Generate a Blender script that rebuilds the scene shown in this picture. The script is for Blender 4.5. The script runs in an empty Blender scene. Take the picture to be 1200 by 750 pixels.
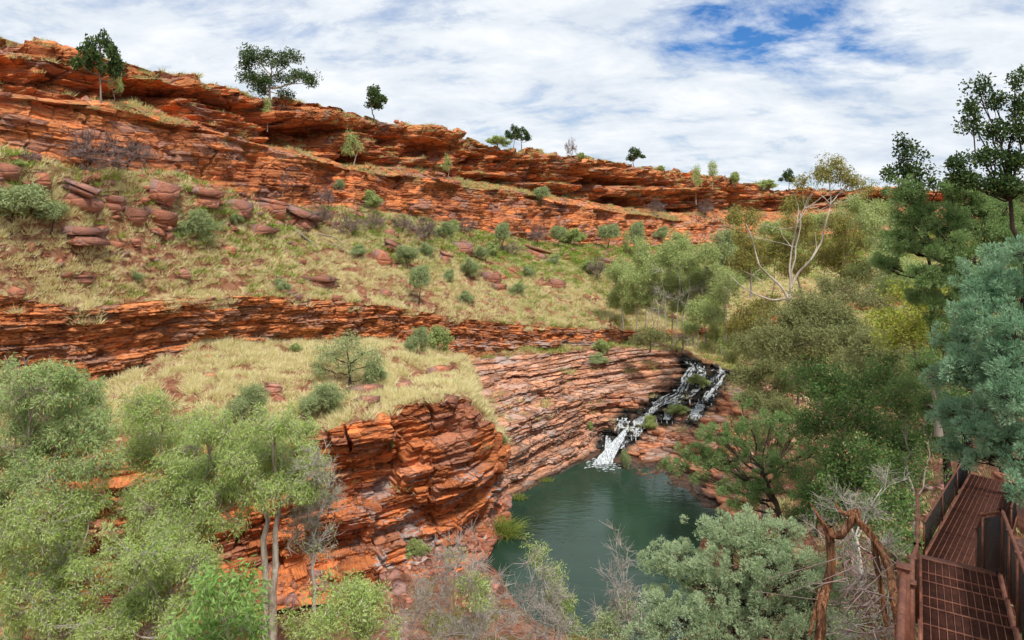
import bpy, math, random
import numpy as np
from mathutils import Vector
R = math.radians
F = 782.0; HZ = 250.0; ZC = 26.0          # focal length and horizon in photo pixels, eye height above the pool
col = bpy.context.scene.collection
rng = np.random.default_rng(7)

# ------------------------------------------------------------------ helpers
def P(px, py, d):
    """world point at distance d along y seen where the photo has (px, py)"""
    return np.array([(px-600.0)/F*d, d, ZC-(py-HZ)/F*d])
def proj(p):
    p = np.asarray(p, dtype=float); y = np.maximum(p[..., 1], .01)
    return 600+p[..., 0]/y*F, HZ-(p[..., 2]-ZC)/y*F

def h3(a, b, c, seed=0):
    a = np.asarray(a).astype(np.int64); b = np.asarray(b).astype(np.int64); c = np.asarray(c).astype(np.int64)
    h = (a*73856093) ^ (b*19349663) ^ (c*83492791) ^ (seed*2654435761)
    h = h & 0xffffffff
    h = ((h ^ (h >> 16))*0x45d9f3b) & 0xffffffff
    h = ((h ^ (h >> 16))*0x45d9f3b) & 0xffffffff
    h = h ^ (h >> 16)
    return h/4294967295.0
def vn(x, y, z, seed=0):
    """smooth value noise, -1..1"""
    x, y, z = np.broadcast_arrays(np.asarray(x, float), np.asarray(y, float), np.asarray(z, float))
    xi, yi, zi = np.floor(x), np.floor(y), np.floor(z)
    fx, fy, fz = x-xi, y-yi, z-zi
    fx, fy, fz = [t*t*(3-2*t) for t in (fx, fy, fz)]
    r = 0
    for i in (0, 1):
        for j in (0, 1):
            for k in (0, 1):
                w = (fx if i else 1-fx)*(fy if j else 1-fy)*(fz if k else 1-fz)
                r = r+w*h3(xi+i, yi+j, zi+k, seed)
    return r*2-1
def fbm(x, y, z, seed=0, n=4):
    r = 0; a = .5; s = 1
    for i in range(n):
        r = r+a*vn(x*s, y*s, z*s, seed+i*17); a *= .5; s *= 2.03
    return r

def raw_mesh(name, V, faces, mat, parent=None, smooth=False, attrs=None):
    """faces: (n,4) or (n,3) int array"""
    V = np.ascontiguousarray(V, dtype=np.float32); faces = np.ascontiguousarray(faces, dtype=np.int32)
    me = bpy.data.meshes.new(name)
    n, k = faces.shape
    me.vertices.add(len(V)); me.vertices.foreach_set('co', V.ravel())
    me.loops.add(n*k); me.loops.foreach_set('vertex_index', faces.ravel())
    me.polygons.add(n)
    me.polygons.foreach_set('loop_start', np.arange(0, n*k, k, dtype=np.int32))
    me.polygons.foreach_set('loop_total', np.full(n, k, dtype=np.int32))
    if smooth: me.polygons.foreach_set('use_smooth', np.ones(n, dtype=bool))
    if attrs:
        for an, av in attrs.items():
            a = me.attributes.new(an, 'FLOAT', 'POINT'); a.data.foreach_set('value', np.ascontiguousarray(av, dtype=np.float32))
    me.update(calc_edges=True); 
    me.materials.append(mat)
    o = bpy.data.objects.new(name, me); col.objects.link(o)
    if parent is not None: o.parent = parent
    return o

class MB:
    """collects shapes of one mesh"""
    def __init__(s): s.V = []; s.Fq = []; s.n = 0
    def add(s, V, Fc):
        V = np.asarray(V, float).reshape(-1, 3); Fc = np.asarray(Fc, int)
        if Fc.shape[1] == 3: Fc = np.concatenate([Fc, Fc[:, 2:3]], axis=1)
        s.V.append(V); s.Fq.append(Fc+s.n); s.n += len(V)
    def build(s, name, mat, parent=None, origin=None, smooth=False):
        V = np.concatenate(s.V); Fc = np.concatenate(s.Fq)
        if origin is not None: V = V-np.asarray(origin)
        tri = Fc[:, 2] == Fc[:, 3]
        me = bpy.data.meshes.new(name)
        if tri.any():
            tot = np.where(tri, 3, 4); keep = np.ones(Fc.shape, bool); keep[tri, 3] = False
            idx = Fc[keep]
        else:
            tot = np.full(len(Fc), 4); idx = Fc.ravel()
        st = np.concatenate([[0], np.cumsum(tot)[:-1]])
        me.vertices.add(len(V)); me.vertices.foreach_set('co', V.astype(np.float32).ravel())
        me.loops.add(len(idx)); me.loops.foreach_set('vertex_index', idx.astype(np.int32))
        me.polygons.add(len(Fc)); me.polygons.foreach_set('loop_start', st.astype(np.int32)); me.polygons.foreach_set('loop_total', tot.astype(np.int32))
        if smooth: me.polygons.foreach_set('use_smooth', np.ones(len(Fc), bool))
        me.update(calc_edges=True); me.materials.append(mat)
        o = bpy.data.objects.new(name, me); col.objects.link(o)
        if parent is not None: o.parent = parent
        return o
    def tubes(s, paths, radii, sides=5):
        """paths (B,M,3), radii (B,M)"""
        paths = np.asarray(paths, float); radii = np.asarray(radii, float)
        if len(paths) == 0: return
        B, M, _ = paths.shape
        T = np.gradient(paths, axis=1); T /= np.linalg.norm(T, axis=2, keepdims=True)+1e-9
        ref = np.tile(np.array([.31, .17, .93]), (B, 1)); av = T.mean(axis=1)
        bad = np.abs((ref*av).sum(1)/(np.linalg.norm(av, axis=1)+1e-9)) > .9; ref[bad] = [.9, .3, .1]
        U = np.cross(T, ref[:, None, :]); U /= np.linalg.norm(U, axis=2, keepdims=True)+1e-9
        W = np.cross(T, U)
        a = np.arange(sides)*2*math.pi/sides
        ring = paths[:, :, None, :]+radii[:, :, None, None]*(U[:, :, None, :]*np.cos(a)[None, None, :, None]+W[:, :, None, :]*np.sin(a)[None, None, :, None])
        V = ring.reshape(-1, 3)
        b, m, k = np.meshgrid(np.arange(B), np.arange(M-1), np.arange(sides), indexing='ij')
        i0 = (b*M+m)*sides+k; i1 = (b*M+m)*sides+(k+1) % sides
        Fc = np.stack([i0, i1, i1+sides, i0+sides], axis=-1).reshape(-1, 4)
        s.add(V, Fc)
    def box(s, c, size, ax=None, bev=0):
        """box with centre c, full size, ax = 3x3 rows of axes"""
        c = np.asarray(c, float); h = np.asarray(size, float)/2
        ax = np.eye(3) if ax is None else np.asarray(ax, float)
        sg = np.array([[-1,-1,-1],[1,-1,-1],[1,1,-1],[-1,1,-1],[-1,-1,1],[1,-1,1],[1,1,1],[-1,1,1]], float)
        V = c+(sg*h)@ax
        s.add(V, [[0,3,2,1],[4,5,6,7],[0,1,5,4],[1,2,6,5],[2,3,7,6],[3,0,4,7]])
    def bar(s, a, b, w, h, up=(0, 0, 1)):
        a = np.asarray(a, float); b = np.asarray(b, float); t = b-a; L = np.linalg.norm(t); t = t/L
        sd = np.cross(t, up); sd /= np.linalg.norm(sd)+1e-9; u = np.cross(sd, t)
        s.box((a+b)/2, (L, w, h), [t, sd, u])
    def leaves(s, C, D, L, W, r, bend=0.0):
        """rhombic leaf cards: centres C, directions D (n,3), lengths and widths"""
        n = len(C); D = D/(np.linalg.norm(D, axis=1, keepdims=True)+1e-9)
        q = r.normal(size=(n, 3)); S = np.cross(D, q); S /= np.linalg.norm(S, axis=1, keepdims=True)+1e-9
        L = (L*r.uniform(.7, 1.3, n))[:, None]; W = (W*r.uniform(.7, 1.3, n))[:, None]
        a = C; b = C+D*L*.45+S*W/2; c2 = C+D*L; d = C+D*L*.45-S*W/2
        if bend: c2 = c2-np.array([0, 0, 1])*L*bend
        V = np.stack([a, b, c2, d], axis=1).reshape(-1, 3)
        s.add(V, np.arange(4*n).reshape(n, 4))

def tag(o, label=None, cat=None, group=None, kind=None):
    if label: o['label'] = label
    if cat: o['category'] = cat
    if group: o['group'] = group
    if kind: o['kind'] = kind
    return o
def empty(name, loc=(0, 0, 0)):
    o = bpy.data.objects.new(name, None); o.location = loc; o.empty_display_size = .3; col.objects.link(o); return o

# ------------------------------------------------------------------ materials
class NT:
    def __init__(s, name, rough=.9, spec=.2):
        s.m = bpy.data.materials.new(name); s.m.use_nodes = True; s.t = s.m.node_tree; s.t.nodes.clear()
        s.out = s.n('ShaderNodeOutputMaterial'); s.b = s.n('ShaderNodeBsdfPrincipled')
        s.b.inputs['Roughness'].default_value = rough; s.b.inputs['Specular IOR Level'].default_value = spec
        s.l(s.b.outputs[0], s.out.inputs[0])
    def n(s, t, **k):
        x = s.t.nodes.new(t)
        for a, v in k.items(): setattr(x, a, v)
        return x
    def l(s, a, b): s.t.links.new(a, b)
    def coord(s, scale=(1, 1, 1), rot=(0, 0, 0), kind='Object'):
        if not hasattr(s, 'tc'): s.tc = s.n('ShaderNodeTexCoord')
        mp = s.n('ShaderNodeMapping'); mp.inputs['Scale'].default_value = scale; mp.inputs['Rotation'].default_value = rot
        s.l(s.tc.outputs[kind], mp.inputs[0]); return mp.outputs[0]
    def noise(s, vec, scale=1, detail=4, rough=.55, dist=0):
        x = s.n('ShaderNodeTexNoise'); x.inputs['Scale'].default_value = scale; x.inputs['Detail'].default_value = detail
        x.inputs['Roughness'].default_value = rough; x.inputs['Distortion'].default_value = dist
        s.l(vec, x.inputs['Vector']); return x.outputs['Fac']
    def ramp(s, fac, stops, interp='LINEAR'):
        x = s.n('ShaderNodeValToRGB'); cr = x.color_ramp; cr.interpolation = interp
        while len(cr.elements) < len(stops): cr.elements.new(.5)
        for e, (p, c) in zip(cr.elements, stops):
            e.position = p; e.color = (c, c, c, 1) if isinstance(c, (int, float)) else (*c, 1)
        s.l(fac, x.inputs[0]); return x.outputs[0]
    def mix(s, fac, a, b, mode='MIX'):
        x = s.n('ShaderNodeMix', data_type='RGBA', blend_type=mode)
        for i, v in ((0, fac), (6, a), (7, b)):
            if isinstance(v, (int, float)): x.inputs[i].default_value = v
            elif isinstance(v, tuple): x.inputs[i].default_value = (*v, 1)
            else: s.l(v, x.inputs[i])
        return x.outputs[2]
    def math(s, op, a, b=0, clamp=False):
        x = s.n('ShaderNodeMath', operation=op); x.use_clamp = clamp
        for i, v in ((0, a), (1, b)):
            if isinstance(v, (int, float)): x.inputs[i].default_value = v
            else: s.l(v, x.inputs[i])
        return x.outputs[0]
    def attr(s, name):
        x = s.n('ShaderNodeAttribute', attribute_name=name); return x.outputs['Fac']
    def bump(s, h, strength=.5, dist=.1):
        x = s.n('ShaderNodeBump'); x.inputs['Strength'].default_value = strength; x.inputs['Distance'].default_value = dist
        s.l(h, x.inputs['Height']); s.l(x.outputs[0], s.b.inputs['Normal'])
    def color(s, c):
        if isinstance(c, tuple): s.b.inputs['Base Color'].default_value = (*c, 1)
        else: s.l(c, s.b.inputs['Base Color'])

def rock_mat(name, orange, dark, grey, dip=0.0, varn=(.38, .60), wet=False, white=0.0, fine=1.0, green=False, vary=False, bs=.85, lines=.6, crk=.7, cell=(.5, .5, 1.5)):
    m = NT(name, .85, .25)
    g = m.coord((.35, .35, 2.6*fine), (0, dip, 0)); g2 = m.coord((.16, .16, .22)); g3 = m.coord((1.3, 1.3, 9*fine), (0, dip, 0))
    n1 = m.noise(g, 1, 6, .62, .4); n2 = m.noise(g2, 1, 4, .6); n3 = m.noise(g3, 1, 5, .65, .3)
    a = m.ramp(n3, [(.3, tuple(x*.68 for x in orange)), (.5, orange), (.72, tuple(min(1, x*1.35) for x in orange))])
    mask = m.ramp(m.math('ADD', m.math('MULTIPLY', n1, .6), m.math('MULTIPLY', n2, .4)), [(varn[0], 0.0), (varn[1], 1.0)])
    c = m.mix(mask, dark, a)
    n4 = m.noise(m.coord((.5, .5, 1.4), (.1, dip, .3)), 1, 6, .7)
    c = m.mix(m.ramp(n4, [(.56, 0.0), (.72, .75)]), c, grey)
    cr = m.noise(m.coord((.9, .9, 14*fine), (0, dip, 0)), 1, 3, .5, .2)       # thin dark bedding cracks
    c = m.mix(m.ramp(cr, [(.30, crk), (.42, 0.0)]), c, (.035, .018, .014))
    wv = m.n('ShaderNodeVectorMath', operation='ADD'); nzc = m.n('ShaderNodeTexNoise'); nzc.inputs['Scale'].default_value = .8; nzc.inputs['Detail'].default_value = 3
    m.l(m.coord((1, 1, 1)), nzc.inputs['Vector']); sc_ = m.n('ShaderNodeVectorMath', operation='SCALE'); sc_.inputs['Scale'].default_value = .55; m.l(nzc.outputs['Color'], sc_.inputs[0])
    m.l(m.coord(cell, (0, dip, 0)), wv.inputs[0]); m.l(sc_.outputs[0], wv.inputs[1])
    v1 = m.n('ShaderNodeTexVoronoi', feature='DISTANCE_TO_EDGE'); v1.inputs['Scale'].default_value = 1; m.l(wv.outputs[0], v1.inputs['Vector'])
    v2 = m.n('ShaderNodeTexVoronoi', feature='F1'); v2.inputs['Scale'].default_value = 1; m.l(wv.outputs[0], v2.inputs['Vector'])
    se = m.n('ShaderNodeSeparateColor'); m.l(v2.outputs['Color'], se.inputs[0])
    c = m.mix(1.0, c, m.ramp(se.outputs[0], [(0, .70), (.5, 1.05), (1, 1.4)]), 'MULTIPLY')
    c = m.mix(m.math('MULTIPLY', m.math('GREATER_THAN', se.outputs[1], .78), .55), c, grey)
    c = m.mix(m.ramp(v1.outputs['Distance'], [(.0, lines), (.04, 0.0)]), c, (.05, .022, .016))
    if white:
        nw = m.noise(m.coord((.35, .35, .5)), 1, 5, .7, .6); nw2 = m.noise(m.coord((3, 3, 6)), 1, 3, .6)
        wm = m.ramp(m.math('MULTIPLY', nw, m.math('ADD', nw2, .45)), [(.60-white, 0.0), (.68-white, .8)])
        c = m.mix(m.math('MULTIPLY', wm, m.attr('stain')), c, (.55, .52, .50))
    if green:
        ng = m.noise(m.coord((.5, .5, .5)), 1, 5, .75)
        c = m.mix(m.math('MULTIPLY', m.ramp(ng, [(.5, 0.0), (.6, .8)]), m.attr('grass')), c, (.30, .27, .10))
    if wet:
        w = m.attr('wet'); nz = m.noise(m.coord((.8, .8, 1.6)), 1, 4, .7)
        wc = m.ramp(nz, [(.42, (.012, .012, .011)), (.56, (.03, .026, .02)), (.66, (.13, .09, .02)), (.75, (.05, .06, .02))])
        c = m.mix(w, c, wc)
        rr = m.math('SUBTRACT', .85, m.math('MULTIPLY', w, .55)); m.l(rr, m.b.inputs['Roughness'])
    if vary:
        oi = m.n('ShaderNodeObjectInfo'); rv = oi.outputs['Random']
        c = m.mix(m.math('MULTIPLY', m.ramp(n2, [(.38, 1.0), (.62, .3)]), m.math('MULTIPLY', rv, .6)), c, (.34, .25, .24)); c = m.mix(m.math('MULTIPLY', m.math('FRACT', m.math('MULTIPLY', rv, 13.7)), .55), c, (.17, .075, .05))
    m.color(c)
    hh = m.math('ADD', m.noise(m.coord((1.6, 1.6, 16*fine), (0, dip, 0)), 1, 4, .7, .2), m.math('MULTIPLY', m.noise(m.coord((3, 3, 3)), 1, 5, .75), .6))
    hh = m.math('ADD', hh, m.ramp(v1.outputs['Distance'], [(0, 0.0), (.12, 2.0*lines)])); hh = m.math('ADD', hh, m.math('MULTIPLY', se.outputs[2], 1.3*lines))
    m.bump(hh, bs, .24)
    return m.m

def leaf_mat(name, c1, c2, c3=None, trans=.3, rough=.55, p3=.12, spec=.12):
    """leaf colour varies from leaf to leaf and from spray to spray"""
    m = NT(name, rough, spec)
    geo = m.n('ShaderNodeNewGeometry'); ri = geo.outputs['Random Per Island']
    nz = m.noise(m.coord((1, 1, 1)), 1.1, 3, .6)
    f = m.math('ADD', m.math('MULTIPLY', ri, .5), m.math('SUBTRACT', m.math('MULTIPLY', nz, 1.5), .5), clamp=True)
    c = m.mix(f, c1, c2)
    if c3: c = m.mix(m.math('GREATER_THAN', m.math('FRACT', m.math('MULTIPLY', ri, 7.31)), 1-p3), c, c3)
    m.color(c)
    tr = m.n('ShaderNodeBsdfTranslucent'); m.l(c, tr.inputs[0])
    ms = m.n('ShaderNodeMixShader'); ms.inputs[0].default_value = trans
    m.l(m.b.outputs[0], ms.inputs[1]); m.l(tr.outputs[0], ms.inputs[2]); m.l(ms.outputs[0], m.out.inputs[0])
    return m.m
def bark_mat(name, a, b, sc=3, spec=.1):
    m = NT(name, .85, spec)
    n = m.noise(m.coord((sc, sc, sc*.35)), 1, 5, .7, .5)
    m.color(m.ramp(n, [(.35, a), (.65, b)])); m.bump(n, .5, .03); return m.m

M = {}
M['rock_up'] = rock_mat('weathered_rock', (.80, .27, .09), (.27, .085, .048), (.38, .24, .20), 0.05, (.35, .58), green=True, cell=(.42, .42, 1.1))
M['rock_mid'] = rock_mat('banded_rock', (.76, .27, .095), (.30, .11, .06), (.38, .24, .19), 0.05, (.32, .56), white=.12, fine=1.2, cell=(.5, .5, 2.2))
M['rock_low'] = rock_mat('gorge_rock', (.74, .235, .075), (.32, .10, .055), (.40, .21, .15), -.12, (.30, .55), white=.11, cell=(.45, .45, 1.2))
M['rock_amph'] = rock_mat('thin_bedded_rock', (.76, .36, .20), (.42, .21, .14), (.58, .41, .33), 0.0, (.36, .60), wet=True, white=.10, fine=1.5, cell=(.5, .5, 3.2))
M['rock_slab'] = rock_mat('slab_rock', (.70, .29, .15), (.34, .15, .10), (.50, .36, .30), 0.0, (.34, .56), fine=1.0, lines=.25, crk=.5)
M['boulder'] = rock_mat('boulder_rock', (.60, .22, .115), (.26, .11, .08), (.40, .29, .27), .3, (.32, .54), fine=.6, vary=True, bs=.55, lines=.4, crk=.55, cell=(.6, .6, 1.0))

def slope_mat():
    m = NT('slope_soil', .95, .1)
    n1 = m.noise(m.coord((.25, .25, .25)), 1, 5, .65); n2 = m.noise(m.coord((2.2, 2.2, 2.2)), 1, 5, .75); n3 = m.noise(m.coord((.6, .6, 1.2)), 1, 6, .7)
    soil = m.ramp(n2, [(.35, (.10, .045, .03)), (.5, (.27, .11, .06)), (.68, (.36, .20, .12))])
    straw = m.ramp(n2, [(.3, (.36, .28, .12)), (.5, (.56, .47, .23)), (.7, (.68, .60, .34))])
    c = m.mix(m.ramp(n3, [(.50, 0.0), (.60, .8)]), soil, straw)
    c = m.mix(m.math('MULTIPLY', m.ramp(n1, [(.42, 0.0), (.58, .8)]), m.attr('green')), c, (.22, .27, .05))
    m.color(c); m.bump(m.math('ADD', n2, n3), .8, .25); return m.m
M['slope'] = slope_mat()
def floor_mat():
    m = NT('gorge_floor', .95, .1)
    n2 = m.noise(m.coord((1.1, 1.1, 2.5)), 1, 6, .72); n3 = m.noise(m.coord((.4, .4, .4)), 1, 5, .7)
    c = m.ramp(n2, [(.35, (.07, .035, .025)), (.5, (.24, .10, .06)), (.62, (.33, .17, .11)), (.75, (.20, .16, .10))])
    c = m.mix(m.ramp(n3, [(.5, 0.0), (.6, .6)]), c, (.13, .12, .05))
    m.color(c); m.bump(n2, .8, .3); return m.m
M['floor'] = floor_mat()

# ------------------------------------------------------------------ world and light
scn = bpy.context.scene
w = bpy.data.worlds.new('World'); scn.world = w; w.use_nodes = True; wt = w.node_tree; wt.nodes.clear()
SUN_EL, SUN_AZ = R(58), R(158)            # azimuth clockwise from +y
def wn(t, **k):
    x = wt.nodes.new(t)
    for a, v in k.items(): setattr(x, a, v)
    return x
def world():
    L = wt.links.new
    out = wn('ShaderNodeOutputWorld'); bg = wn('ShaderNodeBackground'); bg.inputs[1].default_value = .1; L(bg.outputs[0], out.inputs[0])
    sky = wn('ShaderNodeTexSky', sky_type='NISHITA'); sky.sun_disc = False; sky.sun_elevation = SUN_EL; sky.sun_rotation = SUN_AZ
    sky.air_density = 1.3; sky.dust_density = .4; sky.ozone_density = 2.5
    tc = wn('ShaderNodeTexCoord'); sp = wn('ShaderNodeSeparateXYZ'); L(tc.outputs['Generated'], sp.inputs[0])
    def mt(op, a, b=0, clamp=False):
        x = wn('ShaderNodeMath', operation=op); x.use_clamp = clamp
        for i, v in ((0, a), (1, b)):
            if isinstance(v, (int, float)): x.inputs[i].default_value = v
            else: L(v, x.inputs[i])
        return x.outputs[0]
    z = mt('ADD', mt('MAXIMUM', sp.outputs[2], 0), .30)      # clouds lie on a layer overhead
    cx = wn('ShaderNodeCombineXYZ'); L(mt('DIVIDE', sp.outputs[0], z), cx.inputs[0]); L(mt('DIVIDE', sp.outputs[1], z), cx.inputs[1])
    def noise(scale, det, ro, dist, rot, st, loc=(0, 0, 0)):
        mp = wn('ShaderNodeMapping'); mp.inputs['Rotation'].default_value = (0, 0, rot); mp.inputs['Scale'].default_value = st; mp.inputs['Location'].default_value = loc
        L(cx.outputs[0], mp.inputs[0]); n = wn('ShaderNodeTexNoise'); L(mp.outputs[0], n.inputs['Vector'])
        n.inputs['Scale'].default_value = scale; n.inputs['Detail'].default_value = det; n.inputs['Roughness'].default_value = ro; n.inputs['Distortion'].default_value = dist
        return n.outputs['Fac']
    def ramp(f, stops):
        x = wn('ShaderNodeValToRGB'); cr = x.color_ramp
        while len(cr.elements) < len(stops): cr.elements.new(.5)
        for e, (p, c) in zip(cr.elements, stops): e.position = p; e.color = (*c, 1) if isinstance(c, tuple) else (c, c, c, 1)
        L(f, x.inputs[0]); return x.outputs[0]
    n1 = noise(1.1, 8, .6, .2, .5, (1, 1.5, 1), (3.1, 7.7, 0)); n2 = noise(4.0, 10, .62, .25, .75, (.9, 1.35, 1)); n3 = noise(2.2, 8, .62, .15, .2, (1, 1.3, 1), (9, 2, 0))
    # a gap in the cloud layer: an opening centred high on the right
    dx = mt('SUBTRACT', mt('DIVIDE', sp.outputs[0], z), .66); dy = mt('SUBTRACT', mt('DIVIDE', sp.outputs[1], z), 1.67)
    rr = mt('SQRT', mt('ADD', mt('MULTIPLY', mt('MULTIPLY', dx, dx), 2.4), mt('MULTIPLY', mt('MULTIPLY', dy, dy), 6.0)))
    gap = mt('MAXIMUM', mt('SUBTRACT', .62, rr), 0)
    cover = ramp(mt('SUBTRACT', mt('ADD', mt('MULTIPLY', n1, .35), mt('MULTIPLY', n2, .65)), mt('MULTIPLY', gap, .42)), [(.29, .0), (.38, .6), (.48, 1.0)])
    shade = ramp(mt('ADD', mt('MULTIPLY', n3, .45), mt('MULTIPLY', n2, .55)), [(.34, (5.0, 5.8, 6.9)), (.50, (6.9, 7.4, 8.0)), (.64, (8.7, 8.9, 9.1))])
    mx = wn('ShaderNodeMix', data_type='RGBA'); L(cover, mx.inputs[0]); tn = wn('ShaderNodeMix', data_type='RGBA', blend_type='MULTIPLY'); tn.inputs[0].default_value = 1; tn.inputs[7].default_value = (.26, .56, .98, 1); L(sky.outputs[0], tn.inputs[6]); L(tn.outputs[2], mx.inputs[6])
    L(shade, mx.inputs[7]); L(mx.outputs[2], bg.inputs[0])
world()
sl = bpy.data.lights.new('sun', 'SUN'); sl.energy = 3.0; sl.angle = R(7); sl.color = (1, .96, .9)
so = bpy.data.objects.new('sun', sl); col.objects.link(so)
dv = Vector((math.sin(SUN_AZ)*math.cos(SUN_EL), math.cos(SUN_AZ)*math.cos(SUN_EL), math.sin(SUN_EL)))
so.rotation_euler = dv.to_track_quat('Z', 'Y').to_euler(); so.location = (0, 0, 80)
cd = bpy.data.cameras.new('camera'); cam = bpy.data.objects.new('camera', cd); col.objects.link(cam); scn.camera = cam
cd.sensor_width = 36; cd.lens = 36*F/1200; cd.shift_y = -(375-HZ)/1200; cd.clip_end = 5000; cd.clip_start = .05
cam.location = (0, 0, ZC); cam.rotation_euler = (R(90), 0, 0)
scn.view_settings.view_transform = 'Standard'; scn.view_settings.look = 'None'; scn.view_settings.exposure = 0.25; scn.view_settings.gamma = 1
scn.cycles.max_bounces = 6; scn.cycles.diffuse_bounces = 3; scn.cycles.transparent_max_bounces = 8; scn.cycles.use_denoising = True; scn.cycles.use_adaptive_sampling = True; scn.cycles.adaptive_threshold = .03

# ------------------------------------------------------------------ terrain
GRIDS = []                                   # (name, points (r,c,3)) to stand things on
def curve_interp(xs, ys, X, sm):
    """linear interpolation plus smoothing along the columns"""
    v = np.interp(X, xs, ys)
    if sm > 1:
        k = np.hanning(sm+2)[1:-1]; k /= k.sum()
        v = np.convolve(np.pad(v, sm//2, mode='reflect', reflect_type='odd'), k, mode='valid')[:len(X)]
    return v
def loft(stations, rows, ncol, sm):
    """stations: list of (t, [points]); rows: subdivisions per band. Returns grid (R,C,3), band index and fraction per row"""
    ts = [s[0] for s in stations]; X = np.linspace(ts[0], ts[-1], ncol)
    K = len(stations[0][1])
    feats = []
    for k in range(K):
        pts = np.array([s[1][k] for s in stations])
        feats.append(np.stack([curve_interp(ts, pts[:, j], X, sm) for j in range(3)], axis=1))
    out = []; band = []; fr = []
    for k in range(K-1):
        n = rows[k]
        for i in range(n+(1 if k == K-2 else 0)):
            f = i/n; out.append(feats[k]*(1-f)+feats[k+1]*f); band.append(k); fr.append(f)
    return np.array(out), np.array(band), np.array(fr), X
def outward(grid, row, flip=1):
    c = grid[row]; t = np.gradient(c, axis=0); k = 61
    for j in range(3): t[:, j] = np.convolve(np.pad(t[:, j], k//2, mode='edge'), np.ones(k)/k, mode='valid')
    n = np.stack([t[:, 1], -t[:, 0], np.zeros(len(t))], axis=1)*flip
    return n/(np.linalg.norm(n, axis=1, keepdims=True)+1e-9)
def blocks(u, z, scales, seed=0, over=.45, warp=.5):
    """jointed, bedded rock: piecewise constant offset of every layer and of every block in a layer"""
    d = 0; zz = z+warp*vn(u/14, z*0, z*0, seed+3)
    for i, (t, wd, a) in enumerate(scales):
        li = np.floor(zz/t+.35*vn(u/(wd*3), zz/(t*5), 0, seed+i)+50)
        off = h3(li, 7, 1, seed+i)*9
        ci = np.floor(u/wd*(.7+.6*h3(li, 3, 5, seed+i))+off+.3*vn(u/wd, zz/t*.7, 3, seed+9+i))
        fz = zz/t+.35*vn(u/(wd*3), zz/(t*5), 0, seed+i)+50-li
        d = d+a*(h3(li, ci, 2, seed+i)-.5)+a*.9*(h3(li, 1, 9, seed+31+i)-.5)+a*over*(np.minimum(fz, .8)-.5)
    return d
def joints(u, z, w, a, seed, slot=.9):
    """upright joint faces and narrow open cracks that run through many layers"""
    q = u/w+.35*vn(u/w*.8, z/3.0, 0, seed)+.12*vn(u, z/.8, 1, seed)+100; c = np.floor(q); f = q-c
    hh = h3(c, 5, 5, seed); return a*(hh-.5)-slot*(f < .05+.04*hh)*(h3(c, 8, np.floor(z/2.6+hh*5), seed) > .45)
def grid_faces(r, c):
    i = np.arange(r-1)[:, None]*c+np.arange(c-1)[None, :]
    return np.stack([i, i+c, i+c+1, i+1], axis=-1).reshape(-1, 4)
def emit(name, G, r0, r1, mat, attrs=None, label=None):
    g = G[r0:r1+1]
    at = {k: v[r0:r1+1].ravel() for k, v in (attrs or {}).items()}
    o = raw_mesh(name, g.reshape(-1, 3), grid_faces(g.shape[0], g.shape[1]), mat, attrs=at)
    tag(o, kind='structure', label=label)
    return o

# --- A: the long escarpment across the gorge.  rows: plateau back, rim, foot of weathered tier, ledge, foot of wall, middle ledge top, foot
A_tab = [
 # px,  rim(y,d)   tierfoot     ledge out    base        midtop     midbot
 (-320, 10, 50,  103, 46.0,  107, 45.0,  160, 43.0,  340, 40, 425, 39.0),
 (-150, 28, 53,  107, 49.0,  111, 48.0,  165, 46.0,  342, 44, 430, 43.0),
 (0,    42, 58,  111, 53.2,  115, 52.0,  172, 50.0,  345, 48, 436, 47.0),
 (50,   52, 61,  115, 56.4,  119, 55.0,  185, 53.0,  356, 50, 444, 49.0),
 (100,  60, 64,  116, 60.0,  123, 58.0,  198, 56.0,  360, 52, 447, 51.0),
 (150,  80, 68,  120, 64.0,  130, 61.5,  197, 59.5,  354, 55, 443, 54.0),
 (200,  90, 72,  136, 68.0,  146, 65.5,  200, 63.0,  350, 58, 424, 57.0),
 (250,  96, 77,  150, 72.5,  154, 70.5,  216, 68.0,  347, 61, 404, 60.0),
 (300,  108, 83, 168, 78.5,  171, 76.5,  233, 74.0,  346, 64, 402, 63.0),
 (350,  122, 89, 174, 84.5,  181, 82.5,  244, 80.0,  349, 67, 404, 66.0),
 (400,  130, 96, 193, 92.0,  197, 90.0,  243, 87.0,  353, 70, 402, 69.0),
 (450,  141, 104,196, 99.0,  206, 96.5,  248, 94.0,  358, 73, 398, 72.0),
 (500,  151, 112,198, 107,   208, 104,   258, 101.,  366, 76, 402, 75.0),
 (550,  164, 121,213, 116,   222, 113,   268, 109.,  374, 79, 407, 78.0),
 (600,  174, 131,219, 126,   223, 122,   280, 117.,  380, 82, 408, 81.0),
 (650,  178, 142,231, 137,   238, 133,   286, 127.,  383, 86, 406, 85.0),
 (700,  188, 154,237, 149,   246, 144,   287, 137.,  386, 90, 404, 89.0),
 (750,  198, 168,247, 162,   252, 156,   289, 148.,  388, 95, 404, 94.0),
 (800,  204, 184,250, 178,   260, 171,   289, 161.,  386, 101,400, 100.),
 (850,  213, 203,247, 197,   262, 188,   284, 176.,  380, 110,394, 109.),
 (900,  223, 225,249, 219,   263, 208,   280, 194.,  372, 122,384, 121.),
 (960,  224, 250,246, 245,   260, 232,   276, 215.,  362, 140,374, 139.),
 (1040, 221, 262,242, 257,   255, 243,   270, 226.,  350, 160,362, 158.),
 (1150, 222, 270,242, 265,   254, 250,   268, 235.,  345, 170,357, 168.),
 (1500, 224, 285,244, 278,   256, 262,   270, 248.,  345, 185,357, 182.)]
st = []
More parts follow.
